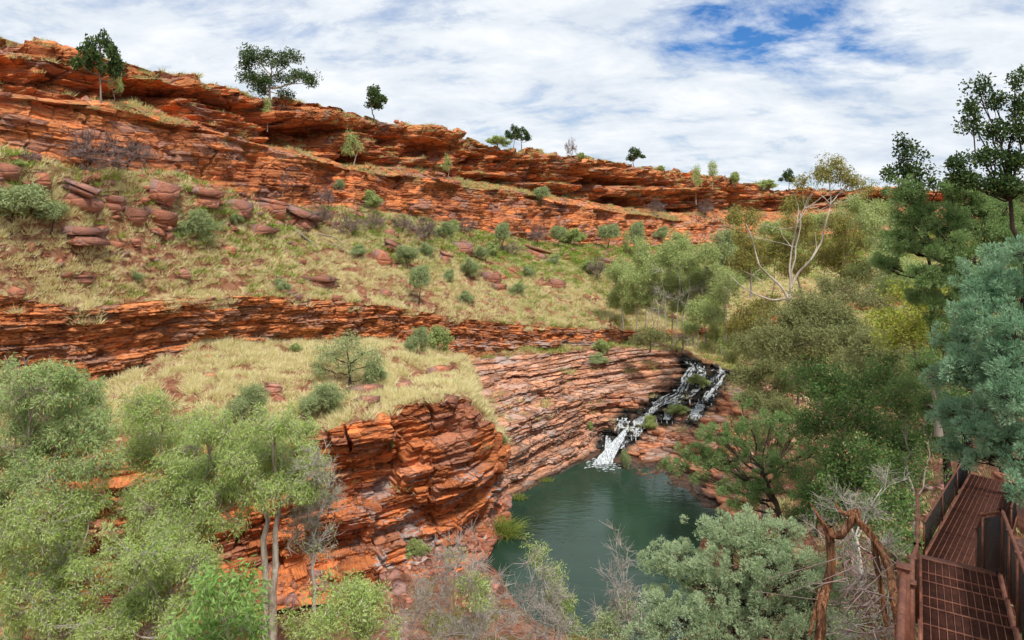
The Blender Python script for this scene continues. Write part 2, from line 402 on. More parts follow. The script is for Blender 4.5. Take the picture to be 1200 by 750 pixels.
for r in A_tab:
    px = r[0]; rim = P(px, r[1], r[2]); back = rim*np.array([1.9, 1.9, 1])+np.array([0, 60, 4.0]); back[2] = rim[2]+3-6*(px > 800)
    st.append((px, [back, rim]+[P(px, r[3+2*k], r[4+2*k]) for k in range(5)]+[P(px, r[11], r[12]-.5)-np.array([0, 0, 3])]))
rowsA = [34, 92, 14, 92, 90, 100, 8]
GA, bA, fA, XA = loft(st, rowsA, 1900, 41)
nb = np.cumsum([0]+rowsA)
U = np.concatenate([[0], np.cumsum(np.linalg.norm(np.diff(GA[nb[2]], axis=0), axis=1))])[None, :]*np.ones((GA.shape[0], 1))
Z0 = GA[:, :, 2]
Nrm = outward(GA, nb[2])
band = bA[:, None]; fr = fA[:, None]
big = fbm(U/11, Z0/3.2, 0, 5, 4); kn = np.abs(vn(U/3.4, Z0/1.7, 2, 21)); kn2 = np.abs(vn(U/1.5, Z0/.8, 4, 22))
far = np.interp(GA[nb[2]][:, 1], [50, 120, 220], [1, 1.25, 1.5])[None, :]
d = np.zeros_like(Z0)
# weathered top tier: knobs, overhangs and hollows
cave = np.clip((vn(U/7, Z0/2.6, 1, 44)+.35*vn(U/2.5, Z0/1.2, 1, 45)-.10)/.35, 0, 1)*np.interp(fr, [0, .25, .42, .95, 1], [0, 0, 1, 1, .5])
top = (2.6*big-1.2*kn-.6*kn2+blocks(U, Z0, [(1.9, 5, 1.8), (.8, 2.4, .9), (.3, 1.0, .3)], 2, .8))*far*np.interp(fr, [0, .06, .9, 1], [.35, 1, 1, .6])-7.0*cave*far
ser = np.interp(fr, [0, .12, .3, .7, 1.0], [0, .9, 1.1, -.3, -1.2])*far                  # brow sticks out, foot recedes
wall = (1.2*fbm(U/9, Z0/5, 0, 6, 3)+blocks(U, Z0+U*.02, [(3.2, 7, 1.3), (1.3, 4.5, .8), (.45, 2.2, .30), (.18, 1.2, .12)], 3, .3))*far
midc = .9*fbm(U/8, Z0/3, 0, 8, 3)+blocks(U, Z0+U*.03, [(1.5, 4.5, 1.2), (.55, 2.2, .75), (.22, 1.0, .35), (.11, .5, .15)], 4, .25)
midc = midc+np.interp(fr, [0, .15, .75, 1], [-.1, .1, .1, 0])
top = top+joints(U, Z0, 6.5, 2.2, 501, 1.2)*far; wall = wall+joints(U, Z0, 4.5, 1.6, 502, .8)*far; midc = midc+joints(U, Z0, 4.0, .9, 503, .6)
d = np.where(band == 1, top+ser, d)
d = np.where(band == 2, (blocks(U, Z0, [(.8, 3, .8), (.3, 1.2, .3)], 5))*.8, d)
d = np.where(band == 3, wall*np.interp(fr, [0, .03, 1], [.6, 1, .8]), d)
d = np.where(band == 5, midc, d)
# smooth hand-over from cliffs to slopes
lo = midc[nb[5]][None, :]; d = np.where((band == 4) & (fr > .93), lo*np.interp(fr, [.93, 1], [0, 1]), d)
hi = (wall[nb[4]-1]*.8)[None, :]; d = np.where((band == 4) & (fr < .04), hi*np.interp(fr, [0, .04], [1, 0]), d)
GA = GA+d[:, :, None]*Nrm[None, :, :]
X3, Y3 = GA[:, :, 0], GA[:, :, 1]
# uneven slopes with half-buried ledges
sl_n = .55*fbm(X3/5, Y3/5, 0, 61, 5)*np.interp(fr, [0, .1, .9, 1], [.3, 1, 1, .3])
led = (h3(np.floor(Z0/.9+vn(X3/9, Y3/9, 0, 5)*1.2), 4, 4, 1)-.5)*.8*np.clip(vn(X3/6, Y3/6, 3, 62)*2, 0, 1)
bw = np.interp(fr, [0, .08, .92, 1], [0, 1, 1, 0])
GA[:, :, 2] += np.where(band == 4, sl_n*2.0+led*bw, 0)
rimb = blocks(U, U*0, [(9, 4, 1.1), (9, 1.6, .7), (9, .7, .3)], 12)+.9*fbm(U/9, U*0, 0, 13, 3)
rimw = np.where(band == 0, np.interp(fr, [0, .8, 1], [0, 0, 1]), np.where(band == 1, np.interp(fr, [0, .25], [1, 0]), 0))
GA[:, :, 2] += rimb*rimw*.8*far
GA[:, :, 2] += np.where(band == 2, .35*fbm(X3/2.5, Y3/2.5, 0, 71, 4), 0)
stain = np.where((band == 5), np.interp(fr, [.55, .85], [0, 1])*np.interp(XA[None, :], [480, 560, 700, 740], [0, 1, 1, 0]), 0.0)+np.zeros_like(Z0)
grassA = np.where(band == 1, np.interp(fr, [0, .25, .7, .95], [1, .35, .25, .9])*np.interp(XA[None, :], [300, 560], [.5, 1]), np.where(band == 3, np.interp(fr, [0, .25, .8, 1], [.9, .1, .1, .8]), 0.0))+np.zeros_like(Z0)
greenA = .75*np.where(band == 4, np.interp(fr, [0, .25, .6], [1, .7, .0])*np.interp(XA[None, :], [0, 60, 200, 380, 560, 700, 900], [.8, .8, .3, .7, .8, 1, 1])+.35*np.interp(XA[None, :], [600, 760], [0, 1]), .75)+np.zeros_like(Z0)
at = dict(stain=stain, grass=grassA, green=greenA)
emit('plateau', GA, 0, nb[1], M['slope'], at)
emit('weathered_cliff', GA, nb[1], nb[2], M['rock_up'], at)
at['grass'] = np.where(band == 2, .8, grassA); emit('cliff_ledge', GA, nb[2], nb[3], M['rock_up'], at)
emit('red_cliff', GA, nb[3], nb[4], M['rock_up'], at)
emit('spinifex_slope', GA, nb[4], nb[5], M['slope'], at)
emit('banded_cliff', GA, nb[5], nb[7], M['rock_mid'], at)
GRIDS.append(('A', GA)); 

# --- B: bench below the banded cliff and the lower cliff down to the gorge floor (the promontory)
B_tab = [
 (-4, (-330, 400, 38), (-330, 480, 34), (-330, 560, 32), (-330, 700, 31), (-330, 790, 30)),
 (-3, (-150, 435, 42), (-150, 470, 37), (-150, 530, 36), (-150, 690, 35), (-150, 780, 33)),
 (-2, (0, 442, 46.9),  (0, 470, 42),   (0, 520, 40),   (0, 690, 38.5), (0, 760, 36)),
 (-1, (120, 452, 51.0), (120, 475, 46), (150, 520, 42), (150, 690, 40.5), (150, 750, 38.5)),
 (0,  (240, 399, 60.5), (245, 445, 52), (265, 510, 45), (265, 665, 43), (265, 725, 40)),
 (1,  (330, 401, 66), (340, 440, 56),  (352, 500, 47), (365, 668, 45.4), (380, 705, 42)),
 (2,  (390, 398, 69), (405, 425, 60),  (425, 477, 49), (425, 680, 46), (430, 705, 43)),
 (3,  (470, 398, 73.5), (470, 420, 65), (488, 469, 50.3), (488, 655, 48), (485, 700, 44)),
 (4,  (520, 408, 76.5), (530, 435, 66), (548, 468, 51.8), (545, 640, 49.6), (540, 668, 47.5)),
 (5,  (540, 415, 77.5), (553, 450, 64), (574, 494, 53.2), (566, 628, 51.4), (575, 650, 50.3)),
 (6,  (550, 420, 78), (560, 465, 63), (584, 520, 56.5), (589, 592, 56.7), (592, 612, 56.0)),
 (7,  (552, 423, 79), (562, 475, 64), (574, 500, 60), (592, 578, 61), (598, 590, 61.3))]
st = [(t, [P(*a), P(*b), P(*c), P(*e), P(*g)]) for t, a, b, c, e, g in B_tab]
rowsB = [46, 40, 190, 24]
GB, bB, fB, XB = loft(st, rowsB, 1000, 31)
nc = np.cumsum([0]+rowsB)
U = np.concatenate([[0], np.cumsum(np.linalg.norm(np.diff(GB[nc[3]], axis=0), axis=1))])[None, :]*np.ones((GB.shape[0], 1))
Z0 = GB[:, :, 2]; Nrm = outward(GB, nc[3]); band = bB[:, None]; fr = fB[:, None]
low = .8*fbm(U/6, Z0/4, 0, 81, 3)+blocks(U, Z0-U*.05, [(3.4, 5.5, 2.2), (1.5, 3.2, 1.2), (.5, 1.6, .45), (.18, .8, .18)], 82, .35)
low = low+joints(U, Z0, 3.4, 2.0, 504, .9)+np.interp(fr, [0, .08, .6, .8, 1], [0, .4, .2, -.3, -.2])
low = (low-.5*np.interp(XB[None, :], [3, 4.5], [0, 1]))*np.interp(XB[None, :], [3.5, 5.5], [1, .55]); d = np.where(band == 2, low, 0.0); edge = low[nc[2]][None, :]
d = np.where(band == 1, edge*np.interp(fr, [.82, 1], [0, 1]), d)
foot = low[nc[3]-1][None, :]; d = np.where(band == 3, foot*np.interp(fr, [0, .35], [1, 0]), d)
GB = GB+d[:, :, None]*Nrm[None, :, :]
X3, Y3 = GB[:, :, 0], GB[:, :, 1]
GB[:, :, 2] += np.where(band <= 1, .9*np.interp(fr+band, [0, .3, 1], [.1, .7, 1])*fbm(X3/4.5, Y3/4.5, 0, 91, 5)+(band == 1)*(h3(np.floor(Z0/.5+vn(X3/5, Y3/5, 0, 6)), 2, 2, 9)-.5)*.4*np.interp(fr, [.4, .8], [0, 1]), 0)
GB[:, :, 2] += np.where(band == 3, .35*fbm(X3/1.5, Y3/1.5, Z0, 93, 4), 0)
cx_ = np.sin(np.clip((XB[None, :]+1.0)/4.5, 0, 1)*math.pi)**1.0
GB[:, :, 2] += np.where(band == 0, .35*np.sin(fr*math.pi/2)*cx_, np.where(band == 1, .35*(1-fr)**.8*cx_, 0))      # rounded mound
stainB = np.where(band >= 2, np.interp(XB[None, :], [1.5, 2.2, 7], [0, 1, 1])*np.where(band == 3, 1, np.interp(fr, [.35, .6], [0, 1])), 0.0)+np.zeros_like(Z0)
at = dict(stain=stainB, green=np.full_like(Z0, .12)+np.where(band == 3, .0, 0), grass=np.zeros_like(Z0))
emit('spinifex_mound', GB, 0, nc[2], M['slope'], at)
emit('lower_cliff', GB, nc[2], nc[4], M['rock_low'], at)
GRIDS.append(('B', GB))

# --- C: stepped rock bowl, falls and the far right bank.  rows: valley behind, top, middle, low, shore, under water
C_tab = [
 (0,  (500, 428, 84), (520, 436, 72), (540, 492, 65), (560, 548, 61), (588, 594, 58.6)),
 (1,  (545, 408, 79), (545, 421, 77), (575, 480, 68), (592, 540, 63.2), (604, 574, 62)),
 (2,  (610, 406, 82), (600, 415, 80.5), (622, 468, 73), (640, 530, 68), (650, 557, 66)),
 (3,  (680, 403, 88), (670, 409, 85), (668, 460, 78), (684, 518, 73), (690, 539, 70.2)),
 (4,  (750, 401, 95), (740, 407, 88), (718, 456, 80), (706, 512, 75), (707, 534, 71.4)),
 (5,  (805, 396, 101.5), (797, 411, 90), (757, 468, 80), (722, 512, 75), (714, 537, 70.8)),
 (6,  (850, 391, 109.5), (824, 421, 88.5), (785, 474, 79.5), (738, 516, 74.3), (726, 547, 68.5)),
 (7,  (900, 381, 121.5), (852, 430, 87), (828, 480, 78), (785, 530, 71.2), (768, 567, 64.2)),
 (8,  (960, 371, 139.5), (884, 440, 84), (858, 490, 75), (828, 550, 66), (810, 584, 61)),
 (9,  (1040, 359, 158.5), (930, 452, 78), (895, 512, 68), (866, 575, 60), (848, 611, 56.4)),
 (10, (1150, 354, 168.5), (1000, 470, 70), (960, 545, 59), (895, 640, 50), (868, 671, 48.3)),
 (11, (1450, 354, 182), (1080, 480, 62), (1010, 590, 50), (880, 705, 43.5), (830, 740, 41.6))]
st = [(t, [P(*q) for q in qs]+[P(*qs[-1])+np.array([-3.0 if t > 5 else 2, -3, -2.2])]) for t, *qs in C_tab]
rowsC = [40, 120, 110, 60, 10]
GC, bC, fC, XC = loft(st, rowsC, 1150, 41)
nd = np.cumsum([0]+rowsC)
U = np.concatenate([[0], np.cumsum(np.linalg.norm(np.diff(GC[nd[2]], axis=0), axis=1))])[None, :]*np.ones((GC.shape[0], 1))
Z0 = GC[:, :, 2]; Nrm = outward(GC, nd[2]); band = bC[:, None]; fr = fC[:, None]
steps = blocks(U, Z0, [(2.6, 12, 1.3), (.75, 6, .65), (.28, 2.6, .55), (.13, 1.3, .35)], 101, .35, .15)+.7*fbm(U/5, Z0, 0, 102, 3)+joints(U, Z0, 3.6, 1.0, 505, .25)
wgt = np.where(band == 0, np.interp(fr, [.7, 1], [0, 1]), np.where(band == 3, np.interp(fr, [.6, 1], [1, .35]), np.where(band == 4, .35*(1-fr), 1.0)))
GC = GC+(steps*wgt)[:, :, None]*Nrm[None, :, :]
# terrace the tread surfaces so the steps lie flat
tz = GC[:, :, 2]; st_h = .48; k_ = np.floor(tz/st_h+.25*vn(U/6, 0*U, 0, 103)); f_ = tz/st_h-k_
terr = (k_+np.clip((f_-.84)/.16, 0, 1))*st_h
fall_w = np.interp(XC[None, :], [4.2, 5.0, 9, 10], [0, 1, 1, .6])*(band >= 1)*(band <= 3)
GC[:, :, 2] = tz*(1-.85*fall_w)+terr*.85*fall_w
X3, Y3 = GC[:, :, 0], GC[:, :, 1]
GC[:, :, 2] += .10*fbm(X3/.8, Y3/.8, Z0, 104, 3)+np.where(band == 0, .5*fbm(X3/6, Y3/6, 0, 105, 4), 0)
FALLS = [  # centre lines of the white water in photo pixels, with width in metres
 ([(806,424),(812,432),(802,448),(796,462),(780,470),(766,478),(756,490),(745,500),(738,510),(730,519),(716,531),(706,543)], 1.15),
 ([(846,434),(838,442),(820,452),(812,462),(800,468),(786,476)], .6),
 ([(760,484),(748,494),(744,502),(735,512)], .7),
 ([(733,490),(732,500),(729,512)], .9),
 ([(790,474),(782,484),(780,492)], .4),
 ([(822,472),(816,482),(812,492)], .7),
 ([(714,511),(713,520),(711,528)], .6),
 ([(816,426),(822,436),(818,446)], .45),
 ([(842,430),(848,438),(842,450),(832,462),(826,470),(818,478)], .4)]
pxC, pyC = proj(GC)
wet = np.zeros_like(Z0)
for pts, wd in FALLS:
    for (a, b) in zip(pts[:-1], pts[1:]):
        a = np.array(a, float); b = np.array(b, float); t = np.clip(((pxC-a[0])*(b-a)[0]+(pyC-a[1])*(b-a)[1])/((b-a)**2).sum(), 0, 1)
        dd = np.hypot(pxC-a[0]-t*(b-a)[0], pyC-a[1]-t*(b-a)[1])
        wet = np.maximum(wet, np.interp(dd+5*vn(X3/1.2, Y3/1.2, Z0/.6, 110), [8, 17], [1, 0]))
wet = np.maximum(wet, np.interp(GC[:, :, 2], [.15, .4], [.85, 0]))
at = dict(wet=wet, stain=np.interp(XC[None, :], [1, 2.5, 4], [.9, .5, .2])*np.ones_like(Z0), green=np.full_like(Z0, .35), grass=np.zeros_like(Z0))
emit('valley_floor', GC, 0, nd[1], M['slope'], at)
emit('stepped_rock', GC, nd[1], nd[5], M['rock_amph'], at)
GRIDS.append(('C', GC))

# --- D: gorge floor, pool bed and the near right-hand hillside
ctl = np.array([
 (0,55,-2),(6,50,-2),(8,60,-2),(2,62,-2),(12,56,-1.2),(4,46,-1.2),(9,66,-1.2),(1,66,-.5),(-1,50,-.3),
 (11.8,41,.25),(5,40.5,.2),(-1,44.5,.3),(-3,48,.5),(-8,46,1),(-16,44,1.2),(-10,40,1),(-20,38,2),(-35,36,2.6),(-20,25,2),(-40,20,3),(0,30,1.3),(-3,37,.8),(0,15,4),(-20,5,5),(-60,30,4),
 (7,9,18.2),(8,11.2,18.0),(12.4,20,13.0),(18.5,27,13.0),(20,18,17),(10,4,20.5),(25,10,20),(30,30,16),(40,45,14),(60,20,24),(4,0,20),(0,-4,19),(-5,-8,16),(11.2,13.5,18.9),(9.5,9,19.6),
 (2,11,10),(4,20,6.5),(7,30,3.6),(13,36,4),(20,42,5.5),(25,50,5),(30,60,5.5),(5,14,12.5),(9,18,11.5),(45,80,7),(-30,-10,8),(60,-10,26),(80,60,20),(15,46,1.5),(17,52,1.0)], float)
def tps_fit(c):
    n = len(c); d2 = ((c[:, None, :2]-c[None, :, :2])**2).sum(-1); K = np.where(d2 > 0, d2*np.log(d2+1e-12)/2, 0)+np.eye(n)*2.0
    Pm = np.hstack([np.ones((n, 1)), c[:, :2]]); Am = np.block([[K, Pm], [Pm.T, np.zeros((3, 3))]])
    return np.linalg.solve(Am, np.concatenate([c[:, 2], np.zeros(3)]))
Wt = tps_fit(ctl)
def tps(x, y):
    r = Wt[-3]+Wt[-2]*x+Wt[-1]*y
    for i, c in enumerate(ctl):
        d2 = (x-c[0])**2+(y-c[1])**2; r = r+Wt[i]*d2*np.log(d2+1e-12)/2
    return r
gx = np.linspace(-60, 75, 480); gy = np.linspace(-14, 84, 380)
GX, GY = np.meshgrid(gx, gy); GZ = tps(GX, GY)
rough_ = np.clip((GZ+.3)/1.5, 0, 1)
GZ = GZ+rough_*(.5*fbm(GX/4, GY/4, 0, 121, 5)+.25*(h3(np.floor(GZ/.6+vn(GX/5, GY/5, 0, 4)), 0, 0, 3)-.5))
GD = np.stack([GX, GY, GZ], axis=-1)
# the sheet dives under the far shore so that the cliffs stand in front of it
lim = np.interp(GX, [-60, -15, -5, 0, 3, 8, 12, 16, 30, 75], [42, 47, 50, 60, 64, 66, 60, 52, 70, 84])
GD[:, :, 2] -= np.clip(GY-lim, 0, 30)*.8
emit('gorge_ground', GD[::-1], 0, GD.shape[0]-1, M['floor'])
GRIDS.append(('D', GD))

# a ground sheet that reaches the horizon, below everything
gm = MB(); S = 3000
gm.add([[-S, -S, -6], [S, -S, -6], [S, S, -6], [-S, S, -6]], [[0, 1, 2, 3]])
tag(gm.build('ground', M['floor']), kind='structure')

# --- pool
def water_mat():
    m = NT('pool_water', .06, .5)
    n = m.noise(m.coord((.10, .10, .1)), 1, 3, .6)
    m.color(m.ramp(n, [(.35, (.018, .042, .026)), (.65, (.028, .060, .038))]))
    v1 = m.noise(m.coord((1.1, 3.2, 1), (0, 0, .25)), 1, 3, .5, .3); v2 = m.noise(m.coord((.5, 1.4, 1), (0, 0, -.3)), 1, 2, .5, .3)
    m.bump(m.math('ADD', v1, v2), .22, .05); m.b.inputs['IOR'].default_value = 1.33; return m.m
pm = MB(); pts = np.array([(-6, 47), (-5, 41), (3, 38.5), (16, 37.5), (22, 44), (24, 58), (18, 66), (11, 74), (2, 74), (-3, 66), (-3, 56)], float)
n_ = len(pts); c_ = pts.mean(0); V = [(c_[0], c_[1], 0)]+[(x, y, 0) for x, y in pts]
pm.add(V, [[0, i+1, (i+1) % n_+1] for i in range(n_)])
tag(pm.build('pool_water', water_mat()), 'dark teal green pool of still water', kind='structure')

# ------------------------------------------------------------------ standing things on the terrain
_G = []
for nm, g in GRIDS:
    q = g.reshape(-1, 3); x, y = proj(q); ok = (q[:, 1] > 2) & (x > -250) & (x < 1450) & (y > -50) & (y < 900)
    _G.append((q[ok], x[ok], y[ok]))
ALLP = np.concatenate([a[0] for a in _G]); ALLX = np.concatenate([a[1] for a in _G]); ALLY = np.concatenate([a[2] for a in _G])
_cell = {}
ci = (ALLX//8).astype(int)*1000+(ALLY//8).astype(int); order = np.argsort(ci, kind='stable'); cs = ci[order]
_keys, _st = np.unique(cs, return_index=True); _en = np.append(_st[1:], len(cs)); CELL = {k: (a, b) for k, a, b in zip(_keys, _st, _en)}
def ground(px, py, r=3.0, only=None):
    """the terrain point the camera sees at a photo pixel"""
    idx = []
    for i in (-1, 0, 1):
        for j in (-1, 0, 1):
            k = (int(px//8)+i)*1000+int(py//8)+j
            if k in CELL: a, b = CELL[k]; idx.append(order[a:b])
    if not idx: return None
    idx = np.concatenate(idx); dd = np.hypot(ALLX[idx]-px, ALLY[idx]-py)
    near = idx[dd < r]
    if len(near) == 0: near = idx[[np.argmin(dd)]]
    dep = ALLP[near, 1]; k = near[dep < dep.min()+1.5]
    return ALLP[k[np.argmin(np.hypot(ALLX[k]-px, ALLY[k]-py))]].copy()
def floor_z(x, y):
    i = int(np.clip((y-gy[0])/(gy[1]-gy[0]), 0, len(gy)-1)); j = int(np.clip((x-gx[0])/(gx[1]-gx[0]), 0, len(gx)-1))
    return GD[i, j, 2]

# ------------------------------------------------------------------ rocks
import bmesh
def hull_rock(seed, k=15, squash=(1, .75, .55)):
    r = np.random.default_rng(seed); q = np.array([[x, y, z] for x in (-1, 1) for y in (-1, 1) for z in (-1, 1)], float); q = q*r.uniform(.72, 1.1, q.shape)*np.array(squash); q[:, 0] += q[:, 2]*r.normal()*.18; q[:, 1] += q[:, 2]*r.normal()*.18; q[:, 0] += q[:, 1]*r.normal()*.25
    bm = bmesh.new(); [bm.verts.new(v) for v in q]; res = bmesh.ops.convex_hull(bm, input=bm.verts)
    bmesh.ops.delete(bm, geom=[v for v in bm.verts if not v.link_faces], context='VERTS')
    bmesh.ops.dissolve_limit(bm, angle_limit=.35, verts=bm.verts, edges=bm.edges)
    bmesh.ops.triangulate(bm, faces=bm.faces); bm.verts.index_update()
    V = np.array([v.co[:] for v in bm.verts]); Fc = np.array([[v.index for v in f.verts] for f in bm.faces]); bm.free()
    return V, Fc
def hull_simple(seed, k=11, squash=(1, .8, .5)):
    r = np.random.default_rng(seed); q = r.uniform(-1, 1, (k, 3)); q = np.sign(q)*np.abs(q)**.4*np.array(squash)
    bm = bmesh.new(); [bm.verts.new(v) for v in q]; bmesh.ops.convex_hull(bm, input=bm.verts)
    bmesh.ops.delete(bm, geom=[v for v in bm.verts if not v.link_faces], context='VERTS')
    bmesh.ops.triangulate(bm, faces=bm.faces); bm.verts.index_update()
    V = np.array([v.co[:] for v in bm.verts]); Fc = np.array([[v.index for v in f.verts] for f in bm.faces]); bm.free()
    return V, Fc
def rotz(a): c, s = math.cos(a), math.sin(a); return np.array([[c, s, 0], [-s, c, 0], [0, 0, 1]])
def roty(a): c, s = math.cos(a), math.sin(a); return np.array([[c, 0, -s], [0, 1, 0], [s, 0, c]])
def layered(seed):
    """an angular block split along its bedding into a few plates"""
    r = np.random.default_rng(seed); n = int(r.integers(1, 4)); cut = np.concatenate([[-1], np.sort(r.uniform(-.7, .8, n-1)), [1]]); Vs = []; Fs = []; k = 0
    for a, b in zip(cut[:-1], cut[1:]):
        v, f = hull_rock(int(r.integers(1e6)), 8, (1, .85, 1)); v = v/np.abs(v).max(0); s = r.uniform(.78, 1.0); v = v*np.array([s, s*r.uniform(.8, 1), (b-a)/2*1.04]); v = v@rotz(r.normal()*.12)+np.array([r.normal()*.09, r.normal()*.09, (a+b)/2])
        Vs.append(v); Fs.append(f+k); k += len(v)
    return np.concatenate(Vs), np.concatenate(Fs)
BOULDERS = [  # px, py of the middle, width, height in pixels, tilt, label
 (10,196,28,22,.25,'pale grey slab at the left edge under the red wall'),
 (48,208,30,20,0,'rounded orange boulder left of the large purple bare bush'),
 (92,228,64,34,.45,'long orange boulder leaning below the large purple bare bush'),
 (131,234,30,18,.2,'dark grey wedge of rock beside the long leaning orange boulder'),
 (134,249,20,10,-.1,'flat orange slab under the dark grey wedge of rock'),
 (156,249,30,24,.35,'square grey and orange block between the dark wedge and the biggest split block'),
 (184,253,42,28,.3,'biggest split block in the row of fallen boulders'),
 (193,270,19,18,-.05,'small bright orange block propped under the biggest split block'),
 (94,271,62,22,.08,'wide flat brown boulder beside the small leaning dark stemmed tree'),
 (158,281,15,11,0,'small rounded brown stone below the row of fallen boulders'),
 (190,219,50,26,.3,'purple topped slab at the upper end of the long broken ledge'),
 (235,228,60,24,.18,'middle slab of the long broken ledge under the red wall'),
 (278,240,50,22,.2,'orange slab at the lower end of the long broken ledge'),
 (37,289,15,12,0,'small dark stone below the feathery tree at the left edge'),
 (350,250,58,20,.42,'steeply tilted grey slab lying in green herbs'),
 (318,240,44,24,.2,'dark red block above the steeply tilted grey slab'),
 (305,267,40,16,.35,'flat orange slab in straw grass below the tilted grey slab'),
 (455,272,15,12,0,'small orange cube of rock on top of the tilted purple slabs'),
 (446,299,34,20,.5,'sharp tilted orange slab at the foot of the purple slabs'),
 (458,288,40,18,.45,'purple brown tilted slab beneath the small orange cube of rock'),
 (539,287,32,18,.15,'rounded orange boulder with dark base among bushes in mid slope'),
 (521,301,18,18,.4,'upright orange stone downhill of the rounded orange boulder'),
 (453,343,15,13,.3,'lone tilted orange stone in straw grass just above the banded cliff'),
 (481,241,13,11,0,'small pale stone at the foot of the red wall'),
 (370,328,56,13,.03,'long low brown outcrop in straw grass above the banded cliff'),
 (575,322,28,15,.1,'dark red outcrop right of the round mid slope bushes'),
 (430,470,32,13,-.03,'flat topped dark block perched on the lip of the promontory'),
 (431,456,50,15,0,'dark red ledge block at the foot of the small mound tree'),
 (470,451,28,16,-.1,'dark red block right of the small mound tree'),
 (245,440,22,11,.15,'dark brown stone alone on the straw coloured mound'),
 (320,456,24,16,.1,'bright red block at the lower edge of the straw mound'),
 (20,341,28,17,.25,'dark brown tilted block above the banded cliff at the left edge'),
 (627,293,38,13,.3,'long tilted orange slab at the foot of the far red wall'),
 (760,297,16,9,.2,'dark slab alone in green herbs at the far end of the slope'),
 (712,305,18,12,0,'grey purple boulder between two bare bushes on the far slope'),
 (514,432,38,15,.05,'flat brown rock on the bench right of the mound'),
 (585,336,24,11,.1,'small red outcrop above the right end of the banded cliff'),
 (650,330,26,12,.2,'brown rock pile in straw grass on the far slope'),
 (100,325,30,10,.05,'low brown ledge in straw grass above the banded cliff'),
 (215,318,28,10,.1,'low reddish stone patch in the middle of the straw slope'),
 (270,292,18,11,.2,'small reddish stone right of the round grey green bush'),
]
for i, (px, py, wpx, hpx, tilt, lab) in enumerate(BOULDERS):
    g = ground(px, py+hpx*.3)
    V, Fc = layered(300+i); V = V/np.abs(V).max(0)
    dd = g[1]; sx, sz = wpx*dd/F/2, hpx*dd/F/2
    yaw = ((i*53) % 9-4)*.13; V = V@rotz(yaw); V = V/np.abs(V).max(0)*np.array([sx, sx*.75, sz*.95]); V = V@roty(tilt)
    g[2] += sz*.2
    o = MB(); o.add(V, Fc); ob = o.build('boulder', M['boulder']); ob.location = g
    tag(ob, lab, 'boulder', 'fallen boulders on the gorge slopes')

# ------------------------------------------------------------------ ground cover: rubble and grass (nobody could count it)
def scatter(G, r0, r1, dens, r, wfun=None, xlim=(-60, 1260), maxn=60000):
    g = G[r0:r1+1]; a = g[:-1, :-1]; b = g[1:, :-1]; c = g[:-1, 1:]
    area = np.linalg.norm(np.cross(b-a, c-a), axis=-1)
    x, y = proj(a); area = area*((x > xlim[0]) & (x < xlim[1]) & (a[..., 1] > 3))
    if wfun is not None: area = area*wfun(a)
    n = min(int(area.sum()*dens), maxn); cdf = np.cumsum(area.ravel()); k = np.searchsorted(cdf, r.uniform(0, cdf[-1], n))
    i, j = np.unravel_index(k, area.shape); u = r.uniform(0, 1, (n, 1)); v = r.uniform(0, 1, (n, 1))
    return a[i, j]+(b[i, j]-a[i, j])*u+(c[i, j]-a[i, j])*v
def patch(s, th, seed, soft=.25):
    return lambda a: np.clip((fbm(a[..., 0]/s, a[..., 1]/s, a[..., 2]/s, seed, 4)-th)/soft, 0, 1)
rg = np.random.default_rng(5)
def rubble(name, C, smin, smax, mat, label, rg=rg):
    protos = [hull_simple(40+i) for i in range(8)]; mb = MB()
    which = rg.integers(0, 8, len(C)); sc = smin*(smax/smin)**(rg.uniform(0, 1, len(C))**2.2); ang = rg.uniform(0, 6.28, len(C)); til = rg.normal(0, .35, len(C))
    for w_ in range(8):
        V, Fc = protos[w_]; id_ = np.where(which == w_)[0]
        if len(id_) == 0: continue
        ca, sa = np.cos(ang[id_])[:, None], np.sin(ang[id_])[:, None]; ct, s2 = np.cos(til[id_])[:, None], np.sin(til[id_])[:, None]
        x, y, z = V[:, 0][None], V[:, 1][None], V[:, 2][None]
        x1 = x*ct+z*s2; z1 = -x*s2+z*ct; x2 = x1*ca-y*sa; y2 = x1*sa+y*ca
        W = np.stack([x2, y2, z1], -1)*sc[id_][:, None, None]+C[id_][:, None, :]
        mb.add(W, (Fc[None]+(np.arange(len(id_))*len(V))[:, None, None]).reshape(-1, 3))
    return tag(mb.build(name, mat), label, 'rubble', kind='stuff')
def slabs(name, C, smin, smax, mat, label, r):
    """flat angular plates lying on the steps"""
    mb = MB()
    for c in C:
        v, f = hull_rock(int(r.integers(1e6)), 8, (1, .8, .32)); s = r.uniform(smin, smax); mb.add((v*np.array([s*r.uniform(.8, 1.6), s, s]))@rotz(r.normal()*.3)+c, f)
    return tag(mb.build(name, mat), label, 'rubble', kind='stuff')
def grass(name, C, h, wd, nbl, spread, mat, label, r, flop=.9):
    n = len(C); N = n*nbl; hs = np.repeat(h*r.uniform(.55, 1.35, n), nbl)
    o_ = r.normal(size=(N, 3))*np.array([1, 1, 0]); base = np.repeat(C, nbl, axis=0)+o_*spread*.75*np.repeat(r.uniform(.6, 1.5, n), nbl)[:, None]
    D = o_*.55+r.normal(size=(N, 3))*.30; D[:, 2] = np.abs(D[:, 2])+.55; D /= np.linalg.norm(D, axis=1, keepdims=True)
    tip = base+D*(hs*r.uniform(.6, 1.1, N))[:, None]
    S = np.cross(D, r.normal(size=(N, 3))); S /= np.linalg.norm(S, axis=1, keepdims=True)
    base = base-np.array([0, 0, .06])
    V = np.stack([base-S*wd, base+S*wd, tip], 1).reshape(-1, 3)
    mb = MB(); mb.add(V, np.arange(3*N).reshape(N, 3))
    return tag(mb.build(name, mat), label, 'grass', kind='stuff')
